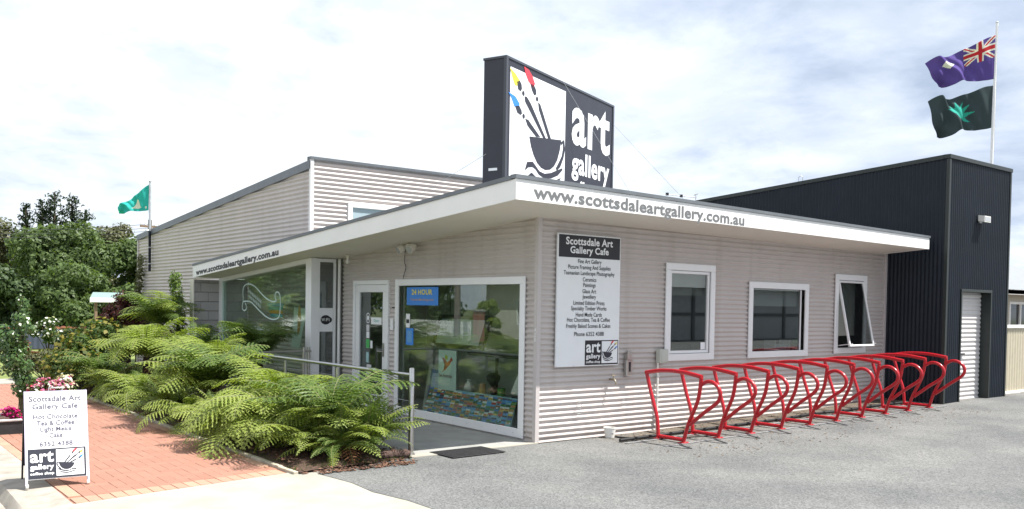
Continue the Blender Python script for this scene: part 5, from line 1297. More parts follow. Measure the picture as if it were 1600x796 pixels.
flag_grid('flag', (fl_pt(.03, 5.0, P2), fl_pt(.90, 4.34, P2), fl_pt(.86, 4.20, P2), fl_pt(.04, 4.29, P2)), .06, (90, 56), roo, [F_teal2, F_white], 'teal flag with a pale animal figure at the far end of the tall hall')

# roof antenna and hooks
an = thing('roof_antenna', 'small thin aerial standing on the roof in front of the dark block', 'antenna', (8.6, 3.8, 3.2))
mb = MB(); mb.tube([(8.55, 4.6, 3.0), (8.55, 4.6, 4.46)], .012, 6); mb.obj('mast', M_galv, an)
mb = MB(); mb.tube([(7.55, 4.6, 4.36), (8.58, 4.6, 4.38)], .009, 6); mb.obj('boom', M_galv, an)
mb = MB()
for x in (7.58, 8.05): mb.box((x - .025, 4.575, 4.34), (x + .025, 4.625, 4.40))
mb.tube([(8.50, 4.6, 4.43), (8.62, 4.6, 4.47)], .01, 5); mb.obj('element', M_black, an)
mb = MB(); hp = (8.80, 2.05); zt_ = ttop(2.05) + .05
mb.tube([(8.80, 2.05, zt_), (8.80, 2.05, zt_ + .12), (8.80, 2.0, zt_ + .15), (8.80, 1.95, zt_ + .12), (8.80, 1.95, zt_)], .008, 6); mb.obj('roof_hook', M_galv, cat='hook', label='small steel hook on the sloping edge of the dark block')

# ------------------------------------------------------------------ vegetation
def np_mesh(name, V, F, mats, mi=None):
    """V (n,3), F (m,4) quads, fast"""
    me = bpy.data.meshes.new(name)
    me.vertices.add(len(V)); me.vertices.foreach_set('co', np.asarray(V, np.float32).ravel())
    k = F.shape[1]
    me.loops.add(F.size); me.loops.foreach_set('vertex_index', F.astype(np.int32).ravel())
    me.polygons.add(len(F)); me.polygons.foreach_set('loop_start', np.arange(0, F.size, k, dtype=np.int32))
    for m in (mats if isinstance(mats, (list, tuple)) else [mats]): me.materials.append(m)
    if mi is not None: me.polygons.foreach_set('material_index', np.asarray(mi, np.int32))
    me.update(calc_edges=True); me.validate()
    return me
def leaves(P, N, size, aspect=.5, jitter=.35, rng=RNG):
    """diamond leaves at points P facing roughly along N"""
    n = len(P)
    N = N + rng.normal(0, jitter, (n, 3)); N /= np.linalg.norm(N, axis=1)[:, None] + 1e-9
    a = rng.normal(0, 1, (n, 3)); a -= N * (a * N).sum(1)[:, None]; a /= np.linalg.norm(a, axis=1)[:, None] + 1e-9
    b = np.cross(N, a); s = size * rng.uniform(.65, 1.35, (n, 1))
    V = np.empty((n, 4, 3)); V[:, 0] = P - a * s; V[:, 1] = P - b * s * aspect + N * s * .15; V[:, 2] = P + a * s; V[:, 3] = P + b * s * aspect + N * s * .15
    return V.reshape(-1, 3), np.arange(n * 4).reshape(-1, 4)
def clump_points(clumps, n, rng=RNG, shell=.55):
    """clumps: (cx,cy,cz,rx,ry,rz); points in their outer shells with an uneven surface"""
    c = np.array(clumps, float); wgt = (c[:, 3] * c[:, 4] + c[:, 4] * c[:, 5] + c[:, 3] * c[:, 5]); wgt /= wgt.sum()
    k = rng.choice(len(c), n, p=wgt)
    d = rng.normal(0, 1, (n, 3)); d /= np.linalg.norm(d, axis=1)[:, None]
    lump = 1 + .16 * np.sin(d[:, 0] * 7 + k) * np.sin(d[:, 1] * 6 + 2 * k) + .10 * np.sin(d[:, 2] * 11 + k * 1.7 + d[:, 0] * 9)
    r = (shell + (1 - shell) * rng.random(n) ** .5) * lump
    return c[k, :3] + d * r[:, None] * c[k, 3:], d
L_mid = leaf_mat('mid_green_leaves', (.060, .098, .032), (.135, .195, .068), .4)
L_dark = leaf_mat('dark_green_leaves', (.034, .062, .024), (.080, .125, .048), .3)
L_olive = leaf_mat('grey_olive_leaves', (.075, .085, .040), (.16, .165, .085), .3)
L_conifer = leaf_mat('conifer_needles', (.014, .032, .014), (.040, .064, .024), .15)
L_shrub = leaf_mat('shrub_leaves', (.030, .065, .014), (.095, .150, .035), .35)
L_yellow = leaf_mat('yellow_tipped_leaves', (.055, .085, .015), (.30, .25, .05), .35)
L_copper = leaf_mat('copper_leaves', (.030, .010, .010), (.085, .026, .020), .25)
L_gloss = leaf_mat('glossy_vine_leaves', (.04, .085, .022), (.10, .175, .05), .25, .25, .6)
L_fern = leaf_mat('fern_green', (.19, .265, .055), (.36, .43, .10), .5, .45)
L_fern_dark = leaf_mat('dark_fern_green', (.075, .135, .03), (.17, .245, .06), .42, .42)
L_fern_pale = leaf_mat('pale_fern_green', (.27, .34, .08), (.43, .50, .14), .5, .5)
L_fern_dry = leaf_mat('dry_fern_brown', (.15, .065, .03), (.26, .13, .065), .3, .8)
def tree(name, label, base, clumps, n, size, m, trunk_r, limbs, group, aspect=.5, jitter=.5, extra=None):
    t = thing(name, label, 'tree', base, 0, group)
    V, F = [], []
    P, N = clump_points(clumps, n); P[:, 2] = np.maximum(P[:, 2], base[2] + .15)
    N[:, 2] += .35
    V, F = leaves(P, N, size, aspect, jitter)
    me = np_mesh('crown', V - np.array(base), F, m); o = bpy.data.objects.new('crown', me); C.objects.link(o); o.parent = t
    mb = MB(); b = Vector(base); top = max(c[2] for c in clumps)
    mb.tube(bez([tuple(b), tuple(b + Vector((.1, .05, (top - b.z) * .35))), tuple(b + Vector((-.05, .1, (top - b.z) * .7)))], 4), [trunk_r * (1 - .06 * i) for i in range(9)], 8); mb.obj('trunk', M_trunk, t, smooth=60)
    if limbs:
        mb = MB()
        for c in clumps[:limbs]:
            s = b + Vector((0, 0, (top - b.z) * random.uniform(.2, .45))); e = Vector(c[:3]); mid = s.lerp(e, .5) + Vector((0, 0, .25))
            mb.tube([s, mid, e], [trunk_r * .5, trunk_r * .33, trunk_r * .12], 6)
        mb.obj('limb', M_trunk, t, smooth=60)
    return t
def blob(cx, cy, z0, z1, r, n, seed):
    rg = random.Random(seed); out = []
    for i in range(n):
        h = rg.random(); z = z0 + (z1 - z0) * h; rr = r * (1 - .55 * h ** 1.8) * rg.uniform(.35, 1.0); a = rg.uniform(0, 2 * PI); s = r * rg.uniform(.28, .5)
        out.append((cx + rr * math.cos(a), cy + rr * math.sin(a), z, s, s, s * rg.uniform(.6, .9)))
    return out
G_BG = 'trees behind the blue-grey fence'
tree('broad_tree', 'big broad mid-green tree in the middle of the clump at the far left', (4.0, 46, -.1), blob(4.1, 46, 1.0, 5.25, 2.9, 34, 3), 26000, .13, L_mid, .28, 7, G_BG)
tree('broad_tree', 'rounded green tree at the right of the far clump, next to the tall hall', (7.4, 44, -.1), blob(7.6, 44, .8, 4.6, 2.3, 26, 5), 19000, .12, L_mid, .22, 5, G_BG)
tree('broad_tree', 'dark green tree low at the left edge of the picture', (-.6, 40, -.1), blob(-.4, 40, .4, 3.0, 2.0, 20, 8), 15000, .12, L_dark, .2, 4, G_BG)
tree('broad_tree', 'dark leafy tree hanging over the blue-grey fence', (2.4, 38, -.1), blob(2.5, 38, .5, 2.9, 2.1, 24, 9), 17000, .11, L_mid, .2, 4, G_BG)
tree('olive_tree', 'sparse grey-olive tree at the left edge of the far clump', (1.0, 52, -.1), blob(1.3, 52, 1.6, 6.2, 2.1, 24, 13), 8500, .12, L_olive, .22, 8, G_BG)
tree('olive_tree', 'thin pale-topped tree behind the rounded tree next to the tall hall', (8.0, 54, -.1), blob(8.3, 54, 1.5, 6.4, 1.7, 20, 17), 6500, .12, L_olive, .2, 8, G_BG)
tree('broad_tree', 'low green tree behind the carport', (5.4, 36, -.1), blob(5.2, 36, .3, 2.3, 1.9, 20, 21), 13000, .11, L_mid, .16, 3, G_BG)
def conifer(label, x, y, h, r, n, seed):
    rg = np.random.default_rng(seed); t = thing('conifer', label, 'tree', (x, y, -.1), 0, 'dark pointed conifers above the far trees')
    mb = MB(); mb.tube([(x, y, -.1), (x, y, h * .6), (x, y, h)], [.22, .12, .02], 7); mb.obj('trunk', M_trunk, t)
    V = []
    for i in range(int(h * 17)):
        z = h * (.22 + .78 * (i / (h * 17)) ** .8); L = r * (1 - z / h) ** .45 * rg.uniform(.4, 1.2) + .12; a = rg.uniform(0, 2 * PI)
        k = max(8, int(n * L / r / 3.6)); s = rg.random(k)
        p = np.stack([x + math.cos(a) * L * s, y + math.sin(a) * L * s, z + .30 * L * s + rg.normal(0, .05, k) - .12 * L], 1); V.append(p)
    P = np.concatenate(V); N = rg.normal(0, 1, P.shape); N[:, 2] += .6
    v, f = leaves(P, N, .10, .35, .3, rg)
    o = bpy.data.objects.new('crown', np_mesh('crown', v - np.array((x, y, -.1)), f, L_conifer)); C.objects.link(o); o.parent = t
conifer('tallest dark conifer rising above the far trees', 4.15, 50, 8.15, 1.7, 170, 1)
conifer('dark conifer just right of the tallest one', 5.1, 50, 8.0, 1.45, 170, 2)
conifer('dark conifer just left of the tallest one', 3.5, 50, 7.6, 1.3, 170, 3)
conifer('small lone dark conifer spire left of the other conifers', 2.62, 50, 7.35, .8, 140, 4)
conifer('short bushy dark conifer at the right of the conifer group', 5.85, 50, 7.2, 1.3, 180, 5)

# ---- ferns
def frond_mesh(name, L, npair, width, lift, droop, m, teeth=7, seed=0, rag=.12, fwd=.35, fine=1.0):
    """an arching frond from the origin along +x: midrib, tapering pinnae in pairs, each cut into toothed leaflets"""
    rg = random.Random(seed); path = []; p = Vector((0, 0, 0)); nst = 22
    for i in range(nst + 1):
        t = i / nst; ang = lift + (droop - lift) * t ** 1.15
        path.append(p.copy()); p = p + Vector((math.cos(ang), 0.06 * math.sin(t * 3 + seed), math.sin(ang))) * (L / nst)
    q = MB(); q.tube(path, [.007 * (1 - .8 * i / nst) + .0012 for i in range(nst + 1)], 4, mi=1)
    def at(t):
        f = min(t * nst, nst - 1e-4); i = int(f); a = path[i].lerp(path[i + 1], f - i); d = (path[i + 1] - path[i]).normalized(); return a, d
    for k in range(npair):
        t = .13 + .86 * k / (npair - 1); a, d = at(t)
        prof = math.sin(PI * min(1, (.16 + .84 * t)) ** 1.15) ** .75 if t < .98 else .12
        ln = width * max(.10, prof) * rg.uniform(1 - rag, 1 + rag)
        for sgn in (-1, 1):
            up = Vector((-d.z, 0, d.x)); side = Vector((0, sgn, 0))
            ax = (side + d * (fwd + rg.uniform(-.08, .08)) + up * rg.uniform(-.02, .14)).normalized()
            nrm = ax.cross(d if sgn > 0 else -d).normalized()
            cr = (d - ax * d.dot(ax)).normalized()
            nt_ = max(2, int(teeth * (ln / width) + .5)); sp = ln / nt_
            w0 = (.86 * L / npair) * .56 * fine
            prevm = None
            for j in range(nt_):
                f0, f1 = j / nt_, (j + 1) / nt_
                sag0, sag1 = -.30 * ln * f0 ** 2, -.30 * ln * f1 ** 2
                b0 = a + ax * ln * f0 + Vector((0, 0, sag0)); b1 = a + ax * ln * f1 + Vector((0, 0, sag1)); w = w0 * (1 - f0 * .85)
                tip = b0.lerp(b1, .8); k0, k1 = w * .5, w0 * (1 - f1 * .85) * .5; dz = Vector((0, 0, w * .12))
                q.add([b0 + cr * k0 - dz, b1 + cr * k1 - dz, b1, b0], [(0, 1, 2, 3)]); q.add([b0, b1, b1 - cr * k1 - dz, b0 - cr * k0 - dz], [(0, 1, 2, 3)])
                q.add([b0, b1, tip + cr * w - Vector((0, 0, w * .25))], [(0, 1, 2)]); q.add([b0, tip - cr * w - Vector((0, 0, w * .25)), b1], [(0, 1, 2)])
    return q.mesh(name, [m, M_rachis])
FM = {}
def fset(key, m, L, npair, width, lifts, droops, teeth=6, fwd=.35, fine=1.0):
    FM[key] = [frond_mesh('frond', L * (1 + .08 * (i % 3 - 1)), npair, width, math.radians(lifts[i % len(lifts)]), math.radians(droops[i % len(droops)]), m, teeth, i * 7 + 1, .12, fwd, fine) for i in range(6)]
fset('tree', L_fern, 1.10, 19, .33, (76, 62, 48, 70), (-28, -46, -20, -60), 7)
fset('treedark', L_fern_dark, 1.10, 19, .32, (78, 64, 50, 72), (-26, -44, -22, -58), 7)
fset('pale', L_fern_pale, .92, 19, .27, (68, 52, 38, 74), (-50, -68, -42, -74), 6)
fset('sword', L_fern_dark, .70, 20, .10, (78, 62, 48, 70), (10, -20, -40, 0), 4, .2)
fset('swordlight', L_fern, .70, 18, .11, (78, 62, 48, 70), (10, -20, -40, 0), 4, .2)
fset('green', L_fern, .88, 17, .26, (78, 66, 52, 72), (-35, -60, -25, -64), 6)
fset('dry', L_fern_dry, .8, 16, .16, (20, -5), (-70, -80), 5)
def fern(name, label, loc, key, n, scale, crown=0.0, lean=(0, 0), tilt=(-.25, .35), group='ferns in the garden bed', trunk=None, dry=0, seed=0, sector=None, keys=None):
    rg = random.Random(seed * 31 + 5); t = thing(name, label, 'fern', loc, 0, group)
    if crown > .12:
        q = MB(); q.tube([(0, 0, -.05), (lean[0] * .4, lean[1] * .4, crown * .5), (lean[0], lean[1], crown + .04)], [.10, .085, .075] if crown > .5 else [.08, .07, .05], 9); q.obj('trunk', M_fern_trunk, t, local=True, smooth=60)
    for i in range(n):
        kk = rg.choice(keys) if keys else key
        o = bpy.data.objects.new('frond', rg.choice(FM[kk])); C.objects.link(o); o.parent = t
        a = 2 * PI * (i * .618 + rg.uniform(-.06, .06)) if sector is None else rg.uniform(*sector)
        s = scale * rg.uniform(.66, 1.16)
        o.location = (lean[0] + .03 * math.cos(a), lean[1] + .03 * math.sin(a), crown)
        o.rotation_euler = (rg.gauss(0, .16), -rg.uniform(tilt[0] + .24, tilt[1] + .16), a); o.scale = (s, s, s)
    for i in range(dry):
        o = bpy.data.objects.new('dry_frond', rg.choice(FM['dry'])); C.objects.link(o); o.parent = t; a = rg.uniform(0, 2 * PI)
        o.location = (lean[0], lean[1], max(.1, crown - .1)); o.rotation_euler = (0, rg.uniform(-.2, .3), a); o.scale = (scale, scale, scale); o['label'] = 'withered brown frond'
    return t
GF = 'ferns in the garden bed'
fern('garden_fern', 'deep green arching fern at the near end of the bed by the handrail post', (-2.66, .52, .05), 'green', 44, 1.05, .16, tilt=(-.3, .35), seed=1, keys=['green', 'green', 'treedark'], dry=1)
fern('sword_fern', 'low dark sword fern at the foot of the near fern, over the bark mulch', (-2.78, .22, .05), 'sword', 60, .95, .02, tilt=(-.6, .2), seed=2, keys=['sword', 'sword', 'swordlight'])
fern('sword_fern', 'dark upright sword fern tight beside the handrail end post', (-2.24, .48, .05), 'sword', 50, .95, .02, tilt=(-.4, .2), seed=12)
fern('garden_fern', 'pale lime fern sprawling over the edge of the brick path', (-3.02, 1.65, .05), 'pale', 74, 1.12, .16, tilt=(-.55, .2), seed=3, dry=1)
fern('garden_fern', 'second pale fern behind the lime one, partly over the rail wires', (-2.55, 2.3, .05), 'pale', 44, 1.05, .24, tilt=(-.4, .3), seed=13, keys=['pale', 'tree'])
fern('sword_fern', 'low dark fern filling the bed under the two pale ferns', (-2.85, .95, .05), 'sword', 46, .9, .03, tilt=(-.6, .25), seed=22, keys=['sword', 'swordlight'])
fern('tree_fern', 'bright tree fern with wide fronds in the middle of the bed', (-2.92, 4.1, .05), 'tree', 40, 1.05, .40, tilt=(-.45, .25), seed=4, keys=['tree', 'tree', 'treedark'], dry=2)
fern('tree_fern', 'green tree fern behind the bright one, fronds against the shop window', (-2.35, 5.4, .05), 'tree', 30, .85, .60, tilt=(-.3, .3), seed=5, keys=['tree', 'green'])
fern('garden_fern', 'green fern between the handrail wires and the bright tree fern', (-2.3, 3.6, .05), 'green', 30, .9, .15, tilt=(-.4, .3), seed=23, keys=['green', 'treedark'])
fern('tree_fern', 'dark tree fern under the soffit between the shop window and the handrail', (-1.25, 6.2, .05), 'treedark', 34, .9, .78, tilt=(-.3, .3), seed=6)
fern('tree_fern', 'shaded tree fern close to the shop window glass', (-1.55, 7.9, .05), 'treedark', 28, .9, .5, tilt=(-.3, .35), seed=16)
fern('tree_fern', 'large light green tree fern with long level fronds farther along the bed', (-2.75, 7.6, .05), 'tree', 38, 1.05, .70, tilt=(-.55, .1), seed=7, dry=2)
fern('tree_fern', 'tall tree fern on a dark trunk against the block end wall', (-1.75, 10.2, .05), 'treedark', 34, 1.0, 1.20, tilt=(-.35, .3), seed=8, dry=6, keys=['treedark', 'tree'])
fern('tree_fern', 'tree fern with feathery upright fronds left of the block end wall', (-1.7, 11.0, .05), 'tree', 22, .75, .60, tilt=(-.1, .4), seed=18)
fern('garden_fern', 'low spreading fern with yellowing tips beside the brick path', (-3.12, 5.5, .05), 'green', 46, .75, .05, tilt=(-.5, .2), seed=9, dry=5, keys=['green', 'sword', 'pale'])
fern('sword_fern', 'low fern at the path edge between the bright tree fern and the lime fern', (-3.18, 2.9, .05), 'sword', 44, .9, .03, tilt=(-.6, .2), seed=24, keys=['sword', 'swordlight'])
fern('sword_fern', 'dark low sword fern on the path edge farther along the bed', (-3.12, 7.3, .05), 'sword', 60, 1.05, .04, tilt=(-.6, .2), seed=10, keys=['sword', 'green'])
fern('sword_fern', 'small dark fern at the path edge below the yellow-tipped shrubs', (-3.12, 9.2, .05), 'sword', 56, 1.05, .05, tilt=(-.5, .25), seed=11, keys=['sword', 'treedark'])
for i_, (x_, y_, k_, n_, sc_, lab) in enumerate(((-3.22, 2.15, ['sword', 'pale'], 40, .85, 'small fern at the path edge tucked against the lime fern'), (-3.25, 3.6, ['swordlight', 'pale', 'green'], 46, .85, 'small light fern at the path edge in front of the bright tree fern'), (-3.22, 4.7, ['swordlight', 'sword'], 46, .95, 'small fern at the path edge just past the bright tree fern'), (-2.3, 1.5, ['green', 'treedark'], 30, .95, 'green fern between the near fern and the handrail wires'), (-2.42, .22, ['sword', 'swordlight'], 56, 1.1, 'dark sword fern over the mulch between the near fern and the handrail post'), (-3.05, .55, ['swordlight', 'green'], 46, .95, 'light green fern at the near corner of the bed by the stone edging'), (-3.18, 6.4, ['sword', 'green'], 44, 1.0, 'low green fern between the yellow-tipped fern and the large tree fern'), (-3.2, 8.3, ['sword', 'swordlight'], 46, 1.05, 'low fern at the path edge below the large tree fern'), (-2.0, 9.0, ['treedark', 'green'], 26, 1.0, 'dark fern behind the large tree fern near the block wall'))):
    fern('garden_fern', lab, (x_, y_, .05), 'green', n_, sc_, .06, tilt=(-.6, .2), seed=40 + i_, keys=k_, dry=1 if i_ % 2 else 0)
fern('palm_fern', 'olive drooping fern by the dark red bush at the end of the hall', (-1.25, 14.4, .05), 'green', 18, .7, .5, tilt=(-.3, .5), seed=19, keys=['pale', 'dry', 'treedark'])
def shrub(name, label, loc, clumps, n, size, m, group, stem=True, cat='shrub', aspect=.45, parts=()):
    t = thing(name, label, cat, loc, 0, group)
    P, N = clump_points(clumps, n, shell=.35); P[:, 2] = np.maximum(P[:, 2], .06); N[:, 2] += .5
    V, F = leaves(P, N, size, aspect, .6)
    o = bpy.data.objects.new('foliage', np_mesh('foliage', V - np.array(loc), F, m)); C.objects.link(o); o.parent = t
    if stem:
        mb = MB()
        for c in clumps: mb.tube([(loc[0], loc[1], loc[2] - .03), ((loc[0] + c[0]) / 2, (loc[1] + c[1]) / 2, (loc[2] + c[2]) * .45), (c[0], c[1], c[2])], [.014, .010, .005], 5)
        mb.obj('stem', M_trunk, t)
    for nm, k, s, mm, sh in parts:
        P, N = clump_points(clumps, k, shell=.9); N[:, 2] += .8; P += N * .02
        V, F = leaves(P, N, s, .8, .4)
        o = bpy.data.objects.new(nm, np_mesh(nm, V - np.array(loc), F, mm)); C.objects.link(o); o.parent = t; o['kind'] = 'stuff'
    return t
GS = 'shrubs along the garden bed'
shrub('shrub', 'bushy green shrub with yellow leaf tips at the far end of the bed', (-3.05, 10.4, .05), blob(-3.05, 10.4, .3, 1.15, .8, 14, 31), 5200, .045, L_shrub, GS, parts=[('yellow_leaf', 900, .05, L_yellow, 0)])
shrub('shrub', 'darker shrub behind the yellow-tipped one near the lawn', (-2.6, 12.2, .05), blob(-2.7, 12.2, .3, 1.0, .8, 14, 32), 5200, .05, L_dark, GS, parts=[('yellow_leaf', 500, .05, L_yellow, 0)])
shrub('shrub', 'grey-green low shrub at the edge of the lawn', (-3.4, 13.0, 0), blob(-3.4, 13.2, .1, .55, .5, 10, 33), 2600, .04, L_olive, GS)
shrub('copper_bush', 'dense dark red-leaved bush against the far end of the hall', (-.55, 17.2, 0), blob(-.70, 17.1, .5, 1.85, .72, 24, 34), 9500, .05, L_copper, None)
shrub('wall_creeper', 'thin green creeper climbing the near edge of the hall end', (-.12, 17.8, 0), [(-.12, 17.9 - .08 * i, .6 + .33 * i, .12, .18, .22) for i in range(8)], 900, .05, L_olive, None)
shrub('wall_creeper', 'feathery creeper hanging down the edge of the block end wall', (-1.3, 10.3, 0), [(-1.22 - .03 * i, 10.25, .5 + .25 * i, .14, .16, .2) for i in range(8)], 1500, .04, L_fern_dark, None)
M_wpet = leaf_mat('white_petals', (.62, .62, .58), (.80, .80, .76), .3); M_ppet = leaf_mat('pink_petals', (.55, .12, .26), (.72, .28, .44), .3); M_rpet = leaf_mat('red_petals', (.42, .015, .03), (.6, .05, .07), .3); M_cpet = leaf_mat('cream_petals', (.62, .56, .38), (.75, .70, .55), .3); M_mpet = leaf_mat('magenta_petals', (.42, .01, .14), (.6, .03, .25), .3)
shrub('rose_bush', 'white-flowered rose bush in front of the blue-grey fence', (-1.35, 23.2, 0), blob(-1.35, 23.2, .35, 1.0, .5, 10, 35), 2000, .05, L_shrub, None, parts=[('flower', 150, .045, M_wpet, 0)])
shrub('red_grass_clump', 'small reddish clump on the lawn beside the climbing vine', (-3.1, 17.5, 0), blob(-3.1, 17.5, .1, .6, .35, 8, 36), 900, .06, leaf_mat('rusty_leaves', (.12, .04, .02), (.22, .09, .04), .3), None)
# climbing vine on a post with flowers at its foot, behind the sandwich board
vn = thing('climbing_vine', 'glossy green vine climbing a post beside the brick path at the left edge', 'vine', (-5.22, 4.95, 0))
mb = MB(); mb.tube([(-5.22, 4.95, 0), (-5.22, 4.95, 1.55)], .022, 8); mb.obj('post', M_timber, vn)
cl = [(-5.26 + random.uniform(-.13, .13), 4.95 + random.uniform(-.12, .12), .55 + .06 * i, .12, .12, .11) for i in range(17)] + [(-5.17 + random.uniform(-.06, .06), 4.95, 1.5 + .07 * i, .07, .07, .08) for i in range(5)] + [(-5.45, 5, 1.25, .16, .16, .2), (-5.42, 5, .95, .15, .15, .22)]
P, N = clump_points(cl, 3200, shell=.4); N[:, 2] += .2; N[:, :2] += np.array((-.4, -.5))
V, F = leaves(P, N, .027, .62, .5)
o = bpy.data.objects.new('foliage', np_mesh('foliage', V - np.array((-5.22, 4.95, 0)), F, L_gloss)); C.objects.link(o); o.parent = vn
P, N = clump_points(cl, 60, shell=1.0); V, F = leaves(P + np.array((-.02, -.03, 0)), N, .016, .8, .5)
o = bpy.data.objects.new('flower', np_mesh('flower', V - np.array((-5.22, 4.95, 0)), F, M_wpet)); C.objects.link(o); o.parent = vn; o['kind'] = 'stuff'
mb = MB()
for k in range(6):
    a = k * 1.05; mb.tube([(-5.22 + .03 * math.cos(a + i * .8), 4.95 + .03 * math.sin(a + i * .8), .15 + i * .13) for i in range(14)], .006, 5)
mb.obj('stem', M_stem, vn)
tr = thing('planter_trough', 'long low black planter trough on the brick path behind the sandwich board', 'planter', (-5.25, 4.6, 0))
mb = MB(); mb.prism([(-5.72, 4.35, .0), (-4.55, 4.35, .0), (-4.55, 5.1, .0), (-5.72, 5.1, .0)], (0, 0, .17))
mb.obj('box', mat('black_planter', (.02, .02, .022), .6, bump=.4, bscale=30, var=.3), tr)
mb = MB(); mb.box((-5.74, 4.33, .171), (-4.53, 4.39, .20), .005); mb.box((-5.74, 5.06, .171), (-4.53, 5.12, .20), .005); mb.box((-5.74, 4.391, .171), (-5.68, 5.059, .20), .005); mb.box((-4.59, 4.391, .171), (-4.53, 5.059, .20), .005); mb.obj('rim', M_galv, tr)
mb = MB(); mb.quad((-5.68, 4.39, .176), (-4.59, 4.39, .176), (-4.59, 5.06, .176), (-5.68, 5.06, .176)); mb.obj('soil', M_mulch, tr)
def flowers(label, c, r, n, mats, seed, name='flower_clump', loc=None):
    loc = loc or (c[0], c[1], .17); t = thing(name, label, 'flowers', loc, 0, 'flowers in the black planter')
    cl = [(c[0] + random.uniform(-1, 1) * r[0] * .6, c[1] + random.uniform(-1, 1) * r[1] * .6, c[2] + random.uniform(-1, 1) * r[2] * .4, r[0] * .5, r[1] * .5, r[2] * .6) for i in range(7)]
    P, N = clump_points(cl, n * 3, shell=.3); N[:, 2] += .4; V, F = leaves(P, N, .03, .5, .5)
    o = bpy.data.objects.new('foliage', np_mesh('foliage', V - np.array(loc), F, L_shrub)); C.objects.link(o); o.parent = t
    for k, (m, share) in enumerate(mats):
        P, N = clump_points(cl, int(n * share), shell=.95); N[:, 2] += .6; P += N * .01
        P2 = np.repeat(P, 4, 0) + RNG.normal(0, .010, (len(P) * 4, 3)); V, F = leaves(P2, np.repeat(N, 4, 0), .020, .8, .5)
        o = bpy.data.objects.new('petal', np_mesh('petal', V - np.array(loc), F, m)); C.objects.link(o); o.parent = t; o['kind'] = 'stuff'
    mb = MB()
    for q in cl: mb.tube([(loc[0], loc[1], loc[2]), q[:3]], .005, 5)
    mb.obj('stem', M_stem, t)
flowers('pink and red flowers at the foot of the climbing vine', (-5.03, 4.75, .57), (.17, .16, .14), 130, [(M_ppet, .8), (M_rpet, .3), (M_wpet, .3)], 1)
flowers('cream and rose flowers right of the pink ones above the sandwich board', (-4.72, 4.75, .59), (.19, .16, .14), 130, [(M_cpet, .6), (M_ppet, .6), (M_wpet, .4)], 2)
flowers('magenta flowers low over the left side of the black planter', (-5.42, 4.42, .27), (.10, .08, .09), 90, [(M_mpet, 1.0)], 3)
# scattered grass tufts at the edge of the bed and the path
V = []; F = []
for i in range(420):
    x = RNG.uniform(-3.5, -2.0); y = -.12 + RNG.uniform(-.1, .25) if i % 2 else RNG.uniform(.2, 12); x = x if i % 2 else RNG.uniform(-3.47, -3.35)
    for k in range(3):
        a = RNG.uniform(0, 2 * PI); h = RNG.uniform(.015, .05); b = len(V)
        V += [(x, y, .02), (x + .006 * math.cos(a), y + .006 * math.sin(a), .02), (x + h * .6 * math.cos(a), y + h * .6 * math.sin(a), .02 + h), (x + h * .58 * math.cos(a), y + h * .6 * math.sin(a), .02 + h)]; F.append((b, b + 1, b + 2, b + 3))
o = bpy.data.objects.new('weeds', np_mesh('weeds', np.array(V), np.array(F), L_shrub)); C.objects.link(o); o['kind'] = 'stuff'

# ------------------------------------------------------------------ far left: fence, carport, maroon gate, power pole
bf = thing('sheet_fence', 'low blue-grey sheet fence with terracotta capping at the end of the lawn', 'fence', (0, 26, 0))
for i in range(5):
    mb = MB(); xa = -3.4 + i * 1.6
    corr_v(mb, lambda u, z, d: (u, 26 + d, z), xa, xa + 1.54, .02, lambda u: .70, pitch=.18, amp=.012, step=6); mb.obj('fence_sheet', M_fblue, bf, smooth=60)
    mb = MB(); mb.box((xa - .03, 25.97, 0), (xa + .03, 26.05, .74)); mb.obj('post', mat('grey_fence_post', (.12, .14, .17), .6), bf)
mb = MB(); mb.box((-3.4, 26.06, 0), (4.6, 26.2, .72)); mb.obj('rear_wall', M_terra, bf)
tl = MB(); tl.prism([(-.09, -.1, 0), (.09, -.1, 0), (0.05, -.1, .07), (-.05, -.1, .07)], (0, .2, 0)); tlm = tl.mesh('capping_tile', M_terra)
for i in range(40):
    o = bpy.data.objects.new('capping_tile', tlm); C.objects.link(o); o.parent = bf; o.location = (-3.3 + i * .2, .13, .73 + random.gauss(0, .006))
cp = thing('carport', 'small carport with a pale green tin roof beside the dark red bush', 'carport', (1.0, 24.5, 0))
mb = MB(); mb.add([(-.05, 23.4, 1.80), (3.6, 23.4, 1.80), (3.6, 26.4, 2.02), (.75, 26.4, 2.02), (-.05, 23.4, 1.84), (3.6, 23.4, 1.84), (3.6, 26.4, 2.06), (.75, 26.4, 2.06)], [(0, 1, 2, 3)[::-1], (4, 5, 6, 7), (0, 1, 5, 4), (1, 2, 6, 5), (2, 3, 7, 6), (3, 0, 4, 7)]); mb.obj('roof', M_tin, cp)
mb = MB(); mb.box((-.06, 23.33, 1.70), (3.62, 23.395, 1.85), .005); mb.obj('gutter', M_white, cp)
for x, y in ((.16, 23.5), (1.25, 24.6), (3.4, 23.5)):
    mb = MB(); mb.box((x - .045, y - .045, 0), (x + .045, y + .045, 1.80), .005); mb.obj('post', M_timber, cp)
mg = MB(); mg.box((-5.75, 14.6, .05), (-4.45, 14.68, 1.05), .01)
for i in range(6): mg.box((-5.7 + i * .21, 14.575, .1), (-5.56 + i * .21, 14.5995, 1.0), .004)
mg.obj('maroon_bin_screen', M_maroon, cat='screen', label='maroon painted screen at the left edge beyond the climbing vine')
